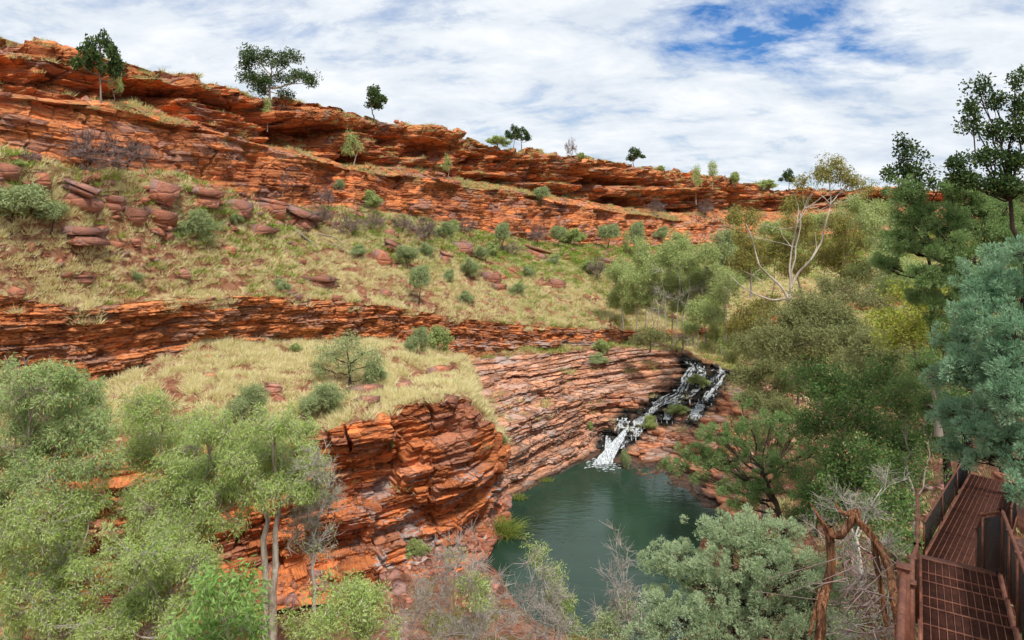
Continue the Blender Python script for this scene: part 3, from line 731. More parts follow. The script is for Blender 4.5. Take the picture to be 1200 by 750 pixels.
M['straw'] = leaf_mat('straw_grass', (.77, .66, .32), (.92, .84, .55), (.54, .54, .18), .25, .8, .18, .1)
M['spin'] = leaf_mat('spinifex_green', (.42, .46, .15), (.74, .67, .32), (.60, .54, .28), .25, .8, .25, .1)
M['herb'] = leaf_mat('green_herbs', (.18, .30, .03), (.36, .48, .08), (.58, .54, .22), .3, .7, .15, .1)
C1 = scatter(GA, nb[4], nb[5], 4.2, rg, patch(1.9, -.26, 201, .12)); 
gm_ = np.clip(np.interp(proj(C1)[0], [0, 60, 200, 380, 560, 700, 900], [.5, .5, .2, .45, .55, .8, 1])-(.0+np.clip((proj(C1)[1]-np.interp(proj(C1)[0], XA, np.zeros(len(XA))+0)), 0, 0)), 0, 1)
topy = np.interp(proj(C1)[0], [r[0] for r in A_tab], [r[7] for r in A_tab]); boty = np.interp(proj(C1)[0], [r[0] for r in A_tab], [r[9] for r in A_tab])
f_ = (proj(C1)[1]-topy)/(boty-topy)
pg = gm_*np.interp(f_, [0, .3, .6, 1], [1.1, .75, .15, .05])+.5*fbm(C1[:, 0]/6, C1[:, 1]/6, 0, 205, 3)
isg = rg.uniform(0, 1, len(C1)) < pg
C2 = scatter(GB, 0, nc[2], 6, rg, patch(1.5, -.13, 202, .12))
C3 = scatter(GA, nb[1], nb[2], .9, rg, lambda a: patch(3, .12, 203)(a)*(1+0*a[..., 0]), maxn=5000)
C4 = scatter(GA, nb[2], nb[3], 2.6, rg, patch(5, .0, 204)); C5 = scatter(GA, nb[0]+24, nb[1], 1.0, rg, patch(6, -.1, 206), maxn=9000)
C6 = scatter(GA, nb[5], nb[5]+24, 2.2, rg, patch(3, .05, 207), maxn=3000)
C7 = scatter(GC, 0, nd[1], 2.0, rg, patch(5, -.3, 208), maxn=9000); C8 = scatter(GC, nd[1], nd[3], .9, rg, lambda a: patch(3, .16, 209)(a)*(a[..., 2] > .8), maxn=2500)
C9 = scatter(GB, nc[2], nc[3], .5, rg, patch(2, .22, 211), maxn=500)
far_ = lambda C: C[:, 1] > 85
grass('spinifex_grass', np.concatenate([C1[~isg], C2, C6]), .62, .024, 38, .22, M['straw'], 'straw coloured spinifex tufts covering the slope, the mound and cliff edges', rg)
grass('ledge_grass', np.concatenate([C3, C4, C5, C8, C9, np.delete(C7, np.s_[::3], 0)]), .55, .03, 26, .28, M['spin'], 'pale green spinifex on the rock ledges and along the rim', rg)
grass('green_herbs', np.concatenate([C1[isg], C7[::3]]), .5, .05, 26, .45, M['herb'], 'bright green low herbs under the red wall and in the valley', rg)
CR = [scatter(GA, nb[4], nb[5]+6, 1.5, rg, patch(3.2, .02, 221)), scatter(GA, nb[4], nb[4]+25, 1.2, rg), scatter(GB, 0, nc[2], 1.6, rg, patch(3, .05, 222)),
      scatter(GB, nc[3], nc[4], 4.0, rg), scatter(GA, nb[2], nb[3], 1.2, rg, patch(3, .0, 223)), scatter(GA, nb[1]-6, nb[1], .5, rg, maxn=1500)]
rubble('rubble', np.concatenate(CR), .10, .75, M['boulder'], 'loose red and purple stones strewn over the slopes')
CW = scatter(GC, nd[1], nd[4], .8, rg, lambda a: patch(3, .05, 224)(a)*(a[..., 2] > .1), maxn=350)
rubble('ledge_rubble', CW, .08, .35, M['boulder'], 'loose orange stones on the ledges of the rock bowl')

_c = [ground(x, y, 2.5) for x, y in zip(rg.uniform(715, 885, 650), rg.uniform(462, 606, 650))]
def off_falls(c):
    x, y = proj(c); m = 1e9
    for pts, wd in FALLS:
        for (a, b) in zip(pts[:-1], pts[1:]):
            a = np.array(a, float); b = np.array(b, float); t = np.clip(((x-a[0])*(b-a)[0]+(y-a[1])*(b-a)[1])/((b-a)**2).sum(), 0, 1); m = min(m, math.hypot(x-a[0]-t*(b-a)[0], y-a[1]-t*(b-a)[1])-5*wd)
    return m > 11
_c = np.array([c for c in _c if c[2] > .12 and proj(c)[1] > 462 and off_falls(c)]); slabs('ledge_slabs', _c, .25, .75, M['rock_slab'], 'flat red brown rock plates stepping down to the pool right of the waterfall', rg)
# ------------------------------------------------------------------ water falling over the steps
def foam_mat():
    m = NT('white_water', .35, .4); tcx = m.coord((5, 5, 1.2))
    n = m.noise(tcx, 1, 6, .75, .4); m.color(m.ramp(n, [(.36, (.35, .38, .40)), (.60, (.80, .83, .84))]))
    tr = m.n('ShaderNodeBsdfTransparent'); ms = m.n('ShaderNodeMixShader')
    a = m.ramp(m.noise(m.coord((9, 3.0, 2.5)), 1, 5, .8, .4), [(.38, .0), (.52, 1.0)])
    m.l(a, ms.inputs[0]); m.l(tr.outputs[0], ms.inputs[1]); m.l(m.b.outputs[0], ms.inputs[2]); m.l(ms.outputs[0], m.out.inputs[0]); return m.m
M['foam'] = foam_mat()
rw = np.random.default_rng(11)
WR = []
for pts, wd in FALLS:
    for (a, b) in zip(pts[:-1], pts[1:]):
        for k in range(int(3+5*wd)):
            u = rw.uniform(); WR.append(ground(a[0]*(1-u)+b[0]*u+rw.normal()*8, a[1]*(1-u)+b[1]*u+rw.normal()*4, 2.0))
WR = np.array(WR); WR = WR[WR[:, 2] > .1]
M['wet_rock'] = bark_mat('wet_black_rock', (.012, .012, .012), (.05, .042, .03), 1.5, .6)
rubble('wet_rubble', WR, .14, .62, M['wet_rock'], 'black wet rocks strewn through the cascade', rw)
fm = MB()
def strand(x, y, w0, lift=.06, minlen=6):
    """one thread of water following the steps"""
    path = np.array([ground(a, b, 1.6) for a, b in zip(x, y)]); N = len(path)
    path[:, 1] = np.convolve(np.pad(path[:, 1], 1, mode='edge'), [.25, .5, .25], 'valid')-.10
    path[:, 2] = np.minimum.accumulate(path[:, 2]+lift)
    w_ = np.clip(w0*(1+.8*vn(np.arange(N)/3.0, w0*77, 1, 56)), .015, 9)
    a = path-np.array([1, 0, 0])*w_[:, None]; b = path+np.array([1, 0, 0])*w_[:, None]; m_ = path+np.array([0, -.05, .03])
    V = np.stack([a, m_, b], 1).reshape(-1, 3); i = np.arange(N-1)*3
    fm.add(V, np.concatenate([np.stack([i, i+1, i+4, i+3], 1), np.stack([i+1, i+2, i+5, i+4], 1)]))
for pts, wd in FALLS:
    pts = np.array(pts, float); seg = np.linalg.norm(np.diff(pts, axis=0), axis=1); tt = np.concatenate([[0], np.cumsum(seg)]); Lp = tt[-1]
    for k in range(int(9+wd*26)):
        s0 = rw.uniform(-.1, .8)*Lp; s1 = s0+rw.uniform(12, 45); s0 = max(s0, 0); s1 = min(s1, Lp)
        if s1-s0 < 5: continue
        s_ = np.arange(s0, s1, .6); off = rw.normal()*wd*3.3; wig = off+2.2*vn(s_/8, k*3.1, wd*9, 55)+.9*vn(s_/2.5, k*7.1, wd*9, 57)
        strand(np.interp(s_, tt, pts[:, 0])+wig, np.interp(s_, tt, pts[:, 1])+.3*off, rw.uniform(.025, .10)*(.7+.5*wd))
# the smooth chute at the foot
ch = np.array([(736, 512), (728, 521), (720, 529), (712, 537), (705, 545)], float); tq = np.linspace(0, 4, 24); cp = np.array([P(np.interp(t, range(5), ch[:, 0]), np.interp(t, range(5), ch[:, 1]), np.interp(t, [0, 4], [73.2, 68.8])) for t in tq])
for k in range(34):
    f = rw.uniform(-1, 1); t0 = rw.uniform(0, 1.2); t_ = np.linspace(t0, 4, 16); wv = np.interp(t_, [0, 1, 4], [.22, .40, 1.05])
    c = np.array([P(np.interp(t, range(5), ch[:, 0]), np.interp(t, range(5), ch[:, 1]), np.interp(t, [0, 4], [73.2, 68.8])) for t in t_])
    c[:, 2] = np.interp(t_, [0, 4], [2.5, .05])+.05*abs(rw.normal()); c = c+np.array([1, .2, 0])*wv[:, None]*(f+.12*vn(t_*1.3, k*3, 0, 58))[:, None]
    ww_ = .05*np.interp(t_, [0, 4], [.7, 1.6]); a_ = c-np.array([1, 0, 0])*ww_[:, None]; b_ = c+np.array([1, 0, 0])*ww_[:, None]
    V = np.stack([a_, b_], 1).reshape(-1, 3); i = np.arange(15)*2; fm.add(V, np.stack([i, i+1, i+3, i+2], 1))
for k in range(140):   # flecks of foam where it meets the pool
    q = P(705, 545, 69)+rw.normal(size=3)*np.array([.9, .7, 0]); q[2] = .012; r_ = rw.uniform(.04, .16); an = np.arange(6)*math.pi/3
    fm.add(np.stack([q[0]+r_*np.cos(an)*1.5, q[1]+r_*np.sin(an), q[2]+0*an], 1), [[0, 1, 2, 3], [0, 3, 4, 5]])
# thin spills over single steps
ww = []
for t in range(300):
    k = rw.integers(0, len(FALLS)); pts = FALLS[k][0]; j = rw.integers(0, len(pts)-1); u = rw.uniform(); x = pts[j][0]*(1-u)+pts[j+1][0]*u+rw.normal()*4; y = pts[j][1]*(1-u)+pts[j+1][1]*u+rw.normal()*2.5
    ww.append((x, y))
for x, y in ww:
    g = ground(x, y, 2.0); L = rw.uniform(.15, .8); w_ = rw.uniform(.02, .08); N = 4
    z = np.linspace(0, -L, N); p = np.stack([g[0]+z*0+rw.normal()*.02, g[1]-.12-np.abs(z)*.35, g[2]+.08+z], 1)
    a = p-np.array([w_, 0, 0]); b = p+np.array([w_, 0, 0]); V = np.stack([a, b], 1).reshape(-1, 3); i = np.arange(N-1)*2
    fm.add(V, np.stack([i, i+1, i+3, i+2], 1))
tag(fm.build('waterfall_water', M['foam']), 'white cascade spilling down dark wet steps into the pool', kind='structure')

# ------------------------------------------------------------------ trees and shrubs
def bez(a, c, b, m):
    t = np.linspace(0, 1, m)[None, :, None]
    return a[:, None]*(1-t)**2+2*c[:, None]*t*(1-t)+b[:, None]*t**2
KINDS = {  # leaves per tip, spray radius, leaf length, leaf width, outward, gravity, twigs per tip
 'cypress': dict(n=105, rc=.12, L=.08, W=.022, out=1.3, g=.25, tw=0),
 'feather': dict(n=84, rc=.22, L=.15, W=.042, out=.6, g=-.35, tw=1),
 'weep':    dict(n=84, rc=.20, L=.15, W=.034, out=.5, g=-.7, tw=2),
 'gum':     dict(n=54, rc=.27, L=.19, W=.052, out=.4, g=-.8, tw=1),
 'broad':   dict(n=70, rc=.22, L=.09, W=.06, out=.5, g=.1, tw=1),
 'sparse':  dict(n=12, rc=.24, L=.11, W=.035, out=.5, g=0, tw=6),
 'bare':    dict(n=0, rc=.3, L=.1, W=.02, out=1, g=.2, tw=9)}
def grow(base, lobes, kind, r, trunk_r, leaf_m, bark_m, dens=1.0, leaf_s=1.0, spray_s=1.0, fork=.35, limb_r=.35, up=.25, twig_r=.006, hollow=.45, crownname='crown', root=None, trunks=None, bottom=.7, sides=6, thin=-.14):
    """base: foot of the trunk; lobes: (centre, rx, ry, rz). Adds trunk and crown meshes under root"""
    kd = dict(KINDS[kind]); base = np.asarray(base, float)
    wood = MB(); leaf = MB(); fine = MB(); O = base
    cen = np.array([l[0] for l in lobes], float); wts = np.array([l[1]*l[3] for l in lobes]); mid = (cen*wts[:, None]).sum(0)/wts.sum()
    bases = [base] if trunks is None else [np.asarray(t, float) for t in trunks]
    tops = []
    for b in bases:
        top = b+(mid-b)*np.array([.75, .75, .85])+r.normal(size=3)*.15*np.array([1, 1, 0]); ctrl = (b+top)/2+np.array([0, 0, .15])*np.linalg.norm(top-b)+r.normal(size=3)*.035*np.linalg.norm(top-b)*np.array([1, 1, .3])
        if len(bases) > 1: top = top+(b-mid)*np.array([.4, .3, 0])
        path = bez(b[None], ctrl[None], top[None], 9)[0]; path[1:-1] += r.normal(size=(7, 3))*.010*np.linalg.norm(top-b)*np.array([1, 1, .2])
        rad = trunk_r*np.linspace(1, .35, 9); rad[0] *= 1.35; path[0, 2] -= .3
        wood.tubes(path[None], rad[None], max(sides, 7)); tops.append(path)
    tipsC = []; tipsD = []
    for li, (c, rx, ry, rz) in enumerate(lobes):
        c = np.asarray(c, float); tp = tops[int(np.argmin([np.linalg.norm((t[4]-c)[:2]) for t in tops]))]
        lowlim = c[2]-rz*1.2; cand = [k for k in range(len(tp)) if k/8 >= fork]
        k = min(cand, key=lambda q: abs(tp[q][2]-lowlim)+.15*np.linalg.norm(tp[q]-c)); s0 = tp[k]
        tgt = c+np.array([0, 0, -.2*rz]); L = np.linalg.norm(tgt-s0)
        ctrl = (s0+tgt)/2+np.array([0, 0, -up*L*.3])+r.normal(size=3)*.10*L
        limb = bez(s0[None], ctrl[None], tgt[None], 8)[0]; limb[1:-1] += r.normal(size=(6, 3))*.02*L
        lr = trunk_r*limb_r*.8*(.6+.8*min(1, math.sqrt(rx*rz/(wts.max()+1e-6))))
        wood.tubes(limb[None], np.linspace(lr, lr*.4, 8)[None], sides)
        sp = kd['rc']*spray_s*1.55
        nt = max(5, int(dens*5.4*(rx*rz+.5*rx*ry)/(sp*sp)))
        v = r.normal(size=(nt, 3)); v /= np.linalg.norm(v, axis=1, keepdims=True); rr_ = r.uniform(hollow, 1, (nt, 1))**.6*(1+.5*vn(v[:, 0]*2.6+li*7, v[:, 1]*2.6, v[:, 2]*2.6, 300))[:, None]*np.where(r.uniform(0, 1, (nt, 1)) > .93, 1.2, 1)
        v[:, 2] = np.where(v[:, 2] < 0, v[:, 2]*bottom, v[:, 2]); T = c+v*rr_*np.array([rx, ry, rz])
        # thin the lobe in places so what is behind shows through
        keep = fbm(T[:, 0]/(rx*.6+.1), T[:, 1]/(ry*.6+.1), T[:, 2]/(rz*.6+.1), 310+li, 2) > thin; T = T[keep]; v = v[keep]; nt = len(T)
        if nt == 0: continue
        # secondary limbs shared by neighbouring tips
        ns = max(2, nt//9); ii = r.integers(0, nt, ns); S1 = limb[r.integers(3, 8, ns)]; E1 = c+(T[ii]-c)*.66
        sec = bez(S1, (S1+E1)/2+r.normal(size=(ns, 3))*.10*rx, E1, 5); wood.tubes(sec, np.tile(np.linspace(lr*.38, lr*.16, 5), (ns, 1)), 4)
        d2 = ((T[:, None, :]-E1[None])**2).sum(-1); own = d2.argmin(1); S2 = sec[own, r.integers(2, 5, nt)]
        br = bez(S2, (S2+T)/2+r.normal(size=(nt, 3))*.06*rx+np.array([0, 0, .05*rz]), T, 4); fine.tubes(br, np.tile(np.linspace(max(lr*.14, twig_r*1.5), twig_r, 4), (nt, 1)), 3)
        D = v+np.array([0, 0, .3]); tipsC.append(T); tipsD.append(D)
        if kd['tw']:
            nt2 = nt*kd['tw']; S3 = np.repeat(T, kd['tw'], 0)-np.repeat(D, kd['tw'], 0)*kd['rc']*spray_s*.5
            dr = np.repeat(D, kd['tw'], 0)*.8+r.normal(size=(nt2, 3))*.75+np.array([0, 0, .3 if kd['g'] >= 0 else -.1]); dr /= np.linalg.norm(dr, axis=1, keepdims=True)
            E3 = S3+dr*(kd['rc']*spray_s*r.uniform(1.0, 2.3, (nt2, 1)))
            tw = np.stack([S3, (S3+E3)/2+r.normal(size=(nt2, 3))*.08*kd['rc'], E3], 1); fine.tubes(tw, np.tile(np.array([twig_r, twig_r*.8, twig_r*.5]), (nt2, 1)), 3)
    if tipsC and kd['n'] and leaf_m is not None:
        T = np.concatenate(tipsC); D = np.concatenate(tipsD); n = kd['n']; N = len(T)*n; rc = kd['rc']*spray_s
        sz = np.repeat(r.uniform(.7, 1.3, len(T)), n)[:, None]
        off = r.normal(size=(N, 3)); off /= np.linalg.norm(off, axis=1, keepdims=True); rad = r.uniform(.1, 1, (N, 1))**.5
        if kind == 'cypress':
            Dm = np.repeat(D, n, 0); C = np.repeat(T, n, 0)+off*rad*rc*.9*sz; DD = off*1.0+Dm*.45+r.normal(size=(N, 3))*.25+np.array([0, 0, .25])
        else:
            C = np.repeat(T, n, 0)+off*rad*rc*1.5*sz; DD = off*kd['out']+r.normal(size=(N, 3))*.7+np.array([0, 0, kd['g']])
        leaf.leaves(C, DD, kd['L']*leaf_s, kd['W']*leaf_s, r)
    tr = wood.build('trunk', bark_m, root, origin=O, smooth=True)
    if fine.V: fine.build('branch_sprays', bark_m, tr, origin=O, smooth=True)
    if leaf.V: leaf.build(crownname, leaf_m, root, origin=O)
    return root
def L(px, py, d, rx, ry=None, rz=None):
    """a lobe of a crown from its place and radii in photo pixels at distance d"""
    ry = rx if ry is None else ry
    return (P(px, py, d), rx*d/F, (rx+ry)/2*d/F*(rz or 1.0), ry*d/F)
# bark and leaf materials
M['bark_dark'] = bark_mat('dark_bark', (.035, .025, .02), (.10, .07, .05)); M['bark_white'] = bark_mat('white_gum_bark', (.34, .26, .19), (.62, .56, .47), 2)
M['bark_grey'] = bark_mat('grey_bark', (.16, .13, .10), (.36, .31, .25)); M['bark_pale'] = bark_mat('papery_bark', (.26, .20, .15), (.56, .49, .40), 5)
M['twig_pale'] = bark_mat('bleached_twigs', (.32, .28, .24), (.56, .50, .44)); M['twig_purple'] = bark_mat('purple_twigs', (.15, .105, .09), (.30, .22, .20))
M['lf_cyp'] = leaf_mat('cypress_blue', (.16, .33, .18), (.38, .54, .33), None, .25); M['lf_cyp_g'] = leaf_mat('cypress_green', (.14, .26, .07), (.36, .47, .19), None, .25)
M['lf_cyp_p'] = leaf_mat('cypress_pale', (.31, .44, .22), (.56, .66, .42), (.58, .58, .30), .25, p3=.12)
M['lf_mel'] = leaf_mat('paperbark_leaf', (.27, .40, .08), (.56, .66, .24), (.60, .60, .38), .3, p3=.10)
M['lf_melg'] = leaf_mat('river_leaf', (.25, .38, .11), (.53, .62, .28), (.40, .20, .08), .3, p3=.05)
M['lf_euc'] = leaf_mat('gum_leaf', (.16, .33, .05), (.38, .54, .18), (.40, .22, .08), .3, p3=.04)
M['lf_olive'] = leaf_mat('olive_gum_leaf', (.20, .22, .04), (.42, .40, .12), (.34, .18, .05), .3, p3=.14)
M['lf_soft'] = leaf_mat('soft_olive_leaf', (.19, .21, .07), (.36, .37, .16), None, .3)
M['lf_yel'] = leaf_mat('yellow_green_leaf', (.24, .30, .03), (.46, .48, .09), (.52, .36, .10), .3, p3=.1)
M['lf_dark'] = leaf_mat('dark_green_leaf', (.035, .07, .022), (.10, .16, .05), (.16, .20, .04), .25, p3=.08)
M['lf_broad'] = leaf_mat('fig_leaf', (.08, .17, .035), (.20, .32, .10), (.42, .38, .16), .25, p3=.10)
M['lf_grey'] = leaf_mat('grey_green_leaf', (.27, .35, .13), (.48, .54, .28), None, .25)
M['lf_grove'] = leaf_mat('grove_leaf', (.30, .40, .12), (.56, .63, .27), (.38, .34, .14), .3, p3=.08)
M['lf_reed'] = leaf_mat('reed_leaf', (.18, .26, .04), (.34, .40, .09), (.42, .34, .10), .3, p3=.15)
seed_ = [1000]
def plant(name, label, cat, base, lobes, kind, tr, lm, bm_, group=None, **k):
    seed_[0] += 1; r = np.random.default_rng(seed_[0]); base = np.asarray(base, float)
    root = empty(name, base); tag(root, label, cat, group)
    grow(base, lobes, kind, r, tr, M[lm] if lm else None, M[bm_], root=root, **k)
    return root

# -- right bank, near
plant('cypress_tree', 'big blue green cypress at the right edge hanging over the walkway', 'tree', (12.5, 14.5, 17.5),
  [L(1150,335,14,26,24),L(1185,350,14,34,34),L(1140,375,13.5,28,26),L(1185,400,13,42,40),L(1155,430,13.5,36,34),L(1120,440,14,24,24),L(1190,460,12.5,40,40),
   L(1130,490,14,32,30),L(1165,500,13,38,34),L(1195,530,12.5,26,34),L(1160,540,13,26,22),L(1200,300,13.5,20,20),L(1112,520,14.3,16,14),L(1190,575,12,16,20),L(1165,300,15,16,14),L(1120,400,14.5,20,20)],
  'cypress', .16, 'lf_cyp', 'bark_dark', dens=1.15, spray_s=.95, leaf_s=.85)
plant('cypress_tree', 'green cypress behind the walkway, its curved dark limbs showing below the crown', 'tree', (19.5, 29, 14.5),
  [L(1060,225,24,20,16),L(1085,255,24,28,20),L(1060,285,24,24,18),L(1110,290,23,32,24),L(1095,325,23,26,16),L(1110,260,24,24,18),L(1130,325,23,24,18),L(1150,260,25,34,18),L(1150,300,24,34,20),L(1180,280,24,24,20),L(1135,240,25,26,14),L(1060,255,24,18,14),
   L(1180,235,26,24,14),L(1125,222,25,22,14),L(1165,245,25,26,16),L(1195,265,25,18,18),L(1150,350,23,26,16),L(1110,352,23,24,14),L(1080,345,24,20,14),L(1195,300,25,18,18),L(1040,310,25,14,12),L(1185,350,24,20,18),L(1160,330,23,26,16),L(1195,330,23,14,24)],
  'cypress', .22, 'lf_cyp_g', 'bark_dark', dens=1.5, spray_s=1.35, leaf_s=1.15)
plant('gum_tree', 'dark leaved tall tree rising above the cypresses against the sky at the right edge', 'tree', (19.8, 24, 15.5),
  [L(1148,105,22,13,9),L(1138,125,22,8,7),L(1165,118,22,9,9),L(1140,145,22,12,9),L(1165,155,22,14,10),L(1190,92,22,8,12),L(1195,125,22,10,12),L(1185,155,22,12,12),L(1160,185,22,14,10),L(1125,190,22,14,6),L(1190,190,22,14,12),L(1140,212,22,14,7),L(1175,215,22,18,9),L(1200,220,22,12,12),L(1120,206,22,8,4)],
  'broad', .17, 'lf_dark', 'bark_dark', dens=1.3, spray_s=.85, leaf_s=1.2, limb_r=.25, thin=-.12)
plant('gum_tree', 'small dark treetop left of the tall tree, poking above the green cypress', 'tree', (18.0, 27.5, 15.0),
  [L(1062,165,26,9,7),L(1075,182,26,12,9),L(1055,180,26,9,6),L(1048,205,26,13,6),L(1080,205,26,16,9),L(1100,215,26,12,6),L(1063,195,26,8,6),L(1070,225,26,18,8)],
  'broad', .13, 'lf_dark', 'bark_dark', dens=1.2, spray_s=.9, leaf_s=1.3, limb_r=.3, thin=-.05)
# -- cypresses at bottom centre
plant('cypress_tree', 'pale green cypress mound at bottom centre in front of the pool', 'tree', (8.3, 25, floor_z(8.3, 25)),
  [L(852,622,26,36,18),L(905,628,25,38,20),L(805,655,26,36,20),L(768,662,26.5,20,12),L(870,660,25,48,26),L(930,668,24,40,24),L(965,700,24,34,24),L(845,700,25,48,26),L(792,722,25,38,24),L(900,715,24,48,28),L(760,742,25,26,14),
   L(850,745,24,44,24),L(950,742,23.5,40,24),L(820,680,26,30,18),L(880,610,26,18,10),L(985,745,23,20,20),L(765,690,26.5,14,8)],
  'cypress', .2, 'lf_cyp_p', 'bark_dark', dens=1.15, spray_s=1.45, leaf_s=1.15)
plant('cypress_tree', 'mid green spreading cypress between the pool and the dead twisted trunk', 'tree', P(925, 660, 33),
  [L(838,508,36,22,14),L(868,512,36,24,16),L(815,532,37,20,12),L(790,546,37,18,9),L(845,540,36,26,14),L(875,495,36,14,8),L(890,535,35,22,14),L(930,505,35,26,16),L(950,532,34,24,16),L(915,550,34,28,14),L(865,568,35,30,12),L(900,578,34,26,12),L(820,560,36,16,9),L(870,590,34,20,9),L(870,470,37,10,6),L(905,490,35,16,9)],
  'cypress', .2, 'lf_cyp_g', 'bark_dark', dens=.9, spray_s=1.55, leaf_s=1.25)
# -- broadleaf mass beside the walkway
for b_, lab, ls, lm, kd, s_ in [
  (P(1075,650,22), 'dark green broadleaf thicket crowding the far end of the walkway', [L(1060,470,26,34,26),L(1085,495,29,30,26),L(1055,520,28,32,28),L(1065,548,26,30,26),L(1045,575,23,28,24),L(1055,600,21,18,20),L(1020,545,24,26,26),L(1030,590,22,22,22),L(1048,628,20,18,18),L(1105,520,30,20,18)], 'lf_broad', 'broad', 1.15),
  (P(1000,640,27), 'dark green thicket flecked with yellow leaves left of the walkway thicket', [L(960,450,31,34,24),L(1005,460,30,34,26),L(985,490,29,36,26),L(1030,500,28,28,26),L(950,500,30,26,22),L(1000,525,27,30,22),L(985,560,27,28,20),L(1000,600,25,28,22),L(1040,440,30,26,20),L(960,590,28,20,18)], 'lf_broad', 'broad', 1.3),
  (P(1010,680,19), 'tangle of pale twigs with few leaves behind the dead twisted trunk', [L(985,590,21,30,22),L(1020,600,20,26,20),L(960,620,22,22,20),L(1030,640,18,22,24),L(990,640,19,26,24),L(1010,690,17,28,26),L(1040,560,21,18,16)], 'lf_broad', 'sparse', 1.0),
  (P(1085,480,30), 'yellow green leafy bush in front of the green cypress', [L(1068,380,30,30,18),L(1085,355,31,24,14),L(1045,395,30,18,12),L(1060,345,32,18,9),L(1035,375,31,14,9),L(1090,400,29,18,14),L(1105,335,31,14,8)], 'lf_yel', 'broad', 1.45),
  (P(960,500,44), 'big soft olive green rounded tree in the middle of the right bank', [L(955,365,45,38,22),L(985,385,44,34,26),L(925,378,45,28,22),L(905,400,44,26,20),L(960,400,43,40,24),L(1005,410,43,22,22),L(940,430,43,30,18)], 'lf_soft', 'feather', 1.5),
  (P(905,500,50), 'olive tree with thin dark stem at the right end of the waterfall', [L(895,425,52,24,20),L(880,445,52,20,16),L(915,445,50,20,18),L(898,470,51,24,16),L(880,400,54,18,12)], 'lf_soft', 'feather', 1.5),
  (P(1040,470,34), 'shaded olive bush between the soft olive tree and the yellow green bush', [L(1020,410,36,22,20),L(1045,430,34,22,18),L(1010,440,36,22,16),L(1065,445,32,20,14)], 'lf_soft', 'feather', 1.3)]:
    plant('thicket' if kd != 'feather' and 'thicket' in lab else 'bush' if 'bush' in lab or 'tangle' in lab else 'tree', lab, 'tree' if 'tree' in lab else 'shrub', b_, ls, kd, .09, lm, 'bark_grey' if kd != 'sparse' else 'twig_pale', dens=1.4, hollow=.2, spray_s=s_, leaf_s=s_*.9, fork=.1, twig_r=.006)
# -- white gum and the trees behind it
gum = plant('gum_tree', 'white trunked gum with long bare crooked limbs and a high olive crown', 'tree', P(925, 350, 58),
  [L(972,192,58,13,8),L(985,205,58,14,8),L(960,205,58,12,7),L(1000,215,58,12,7),L(940,215,59,8,6),L(1015,222,58,9,6),L(935,240,59,14,9),L(870,275,59,10,9),L(880,255,59,9,8)],
  'gum', .10, 'lf_olive', 'bark_white', dens=1.5, spray_s=1.5, leaf_s=1.5, fork=.5, limb_r=.3, twig_r=.006)
wl = MB(); o_ = P(925, 350, 58)
for pts, r0, r1 in [([(925,352),(927,335),(935,320),(950,305),(962,285),(968,260),(974,238),(972,215),(968,195)], .24, .05), ([(924,350),(915,335),(900,322),(890,312),(885,295),(880,275),(874,262)], .24, .05),
                    ([(922,350),(905,352),(885,345),(868,335),(855,322)], .20, .05), ([(927,340),(925,315),(928,290),(934,262),(936,243),(930,225)], .18, .05), ([(974,238),(985,225),(995,212)], .09, .04), ([(974,240),(962,228),(955,210)], .08, .03),
                    ([(900,322),(895,330),(880,322),(868,316)], .09, .03), ([(950,305),(957,290),(955,272)], .08, .03), ([(934,262),(942,250),(948,240)], .06, .03), ([(928,290),(918,278),(912,262)], .07, .03)]:
    p = np.array([P(x, y, 58+((i*37) % 5-2)*.25) for i, (x, y) in enumerate(pts)]); t = np.linspace(0, len(pts)-1, len(pts)*3); p = np.stack([np.interp(t, np.arange(len(pts)), p[:, j]) for j in range(3)], 1)
    wl.tubes(p[None], np.linspace(r0, r1, len(p))[None]*.52, 7)
wl.build('limb', M['bark_white'], gum, origin=o_, smooth=True)
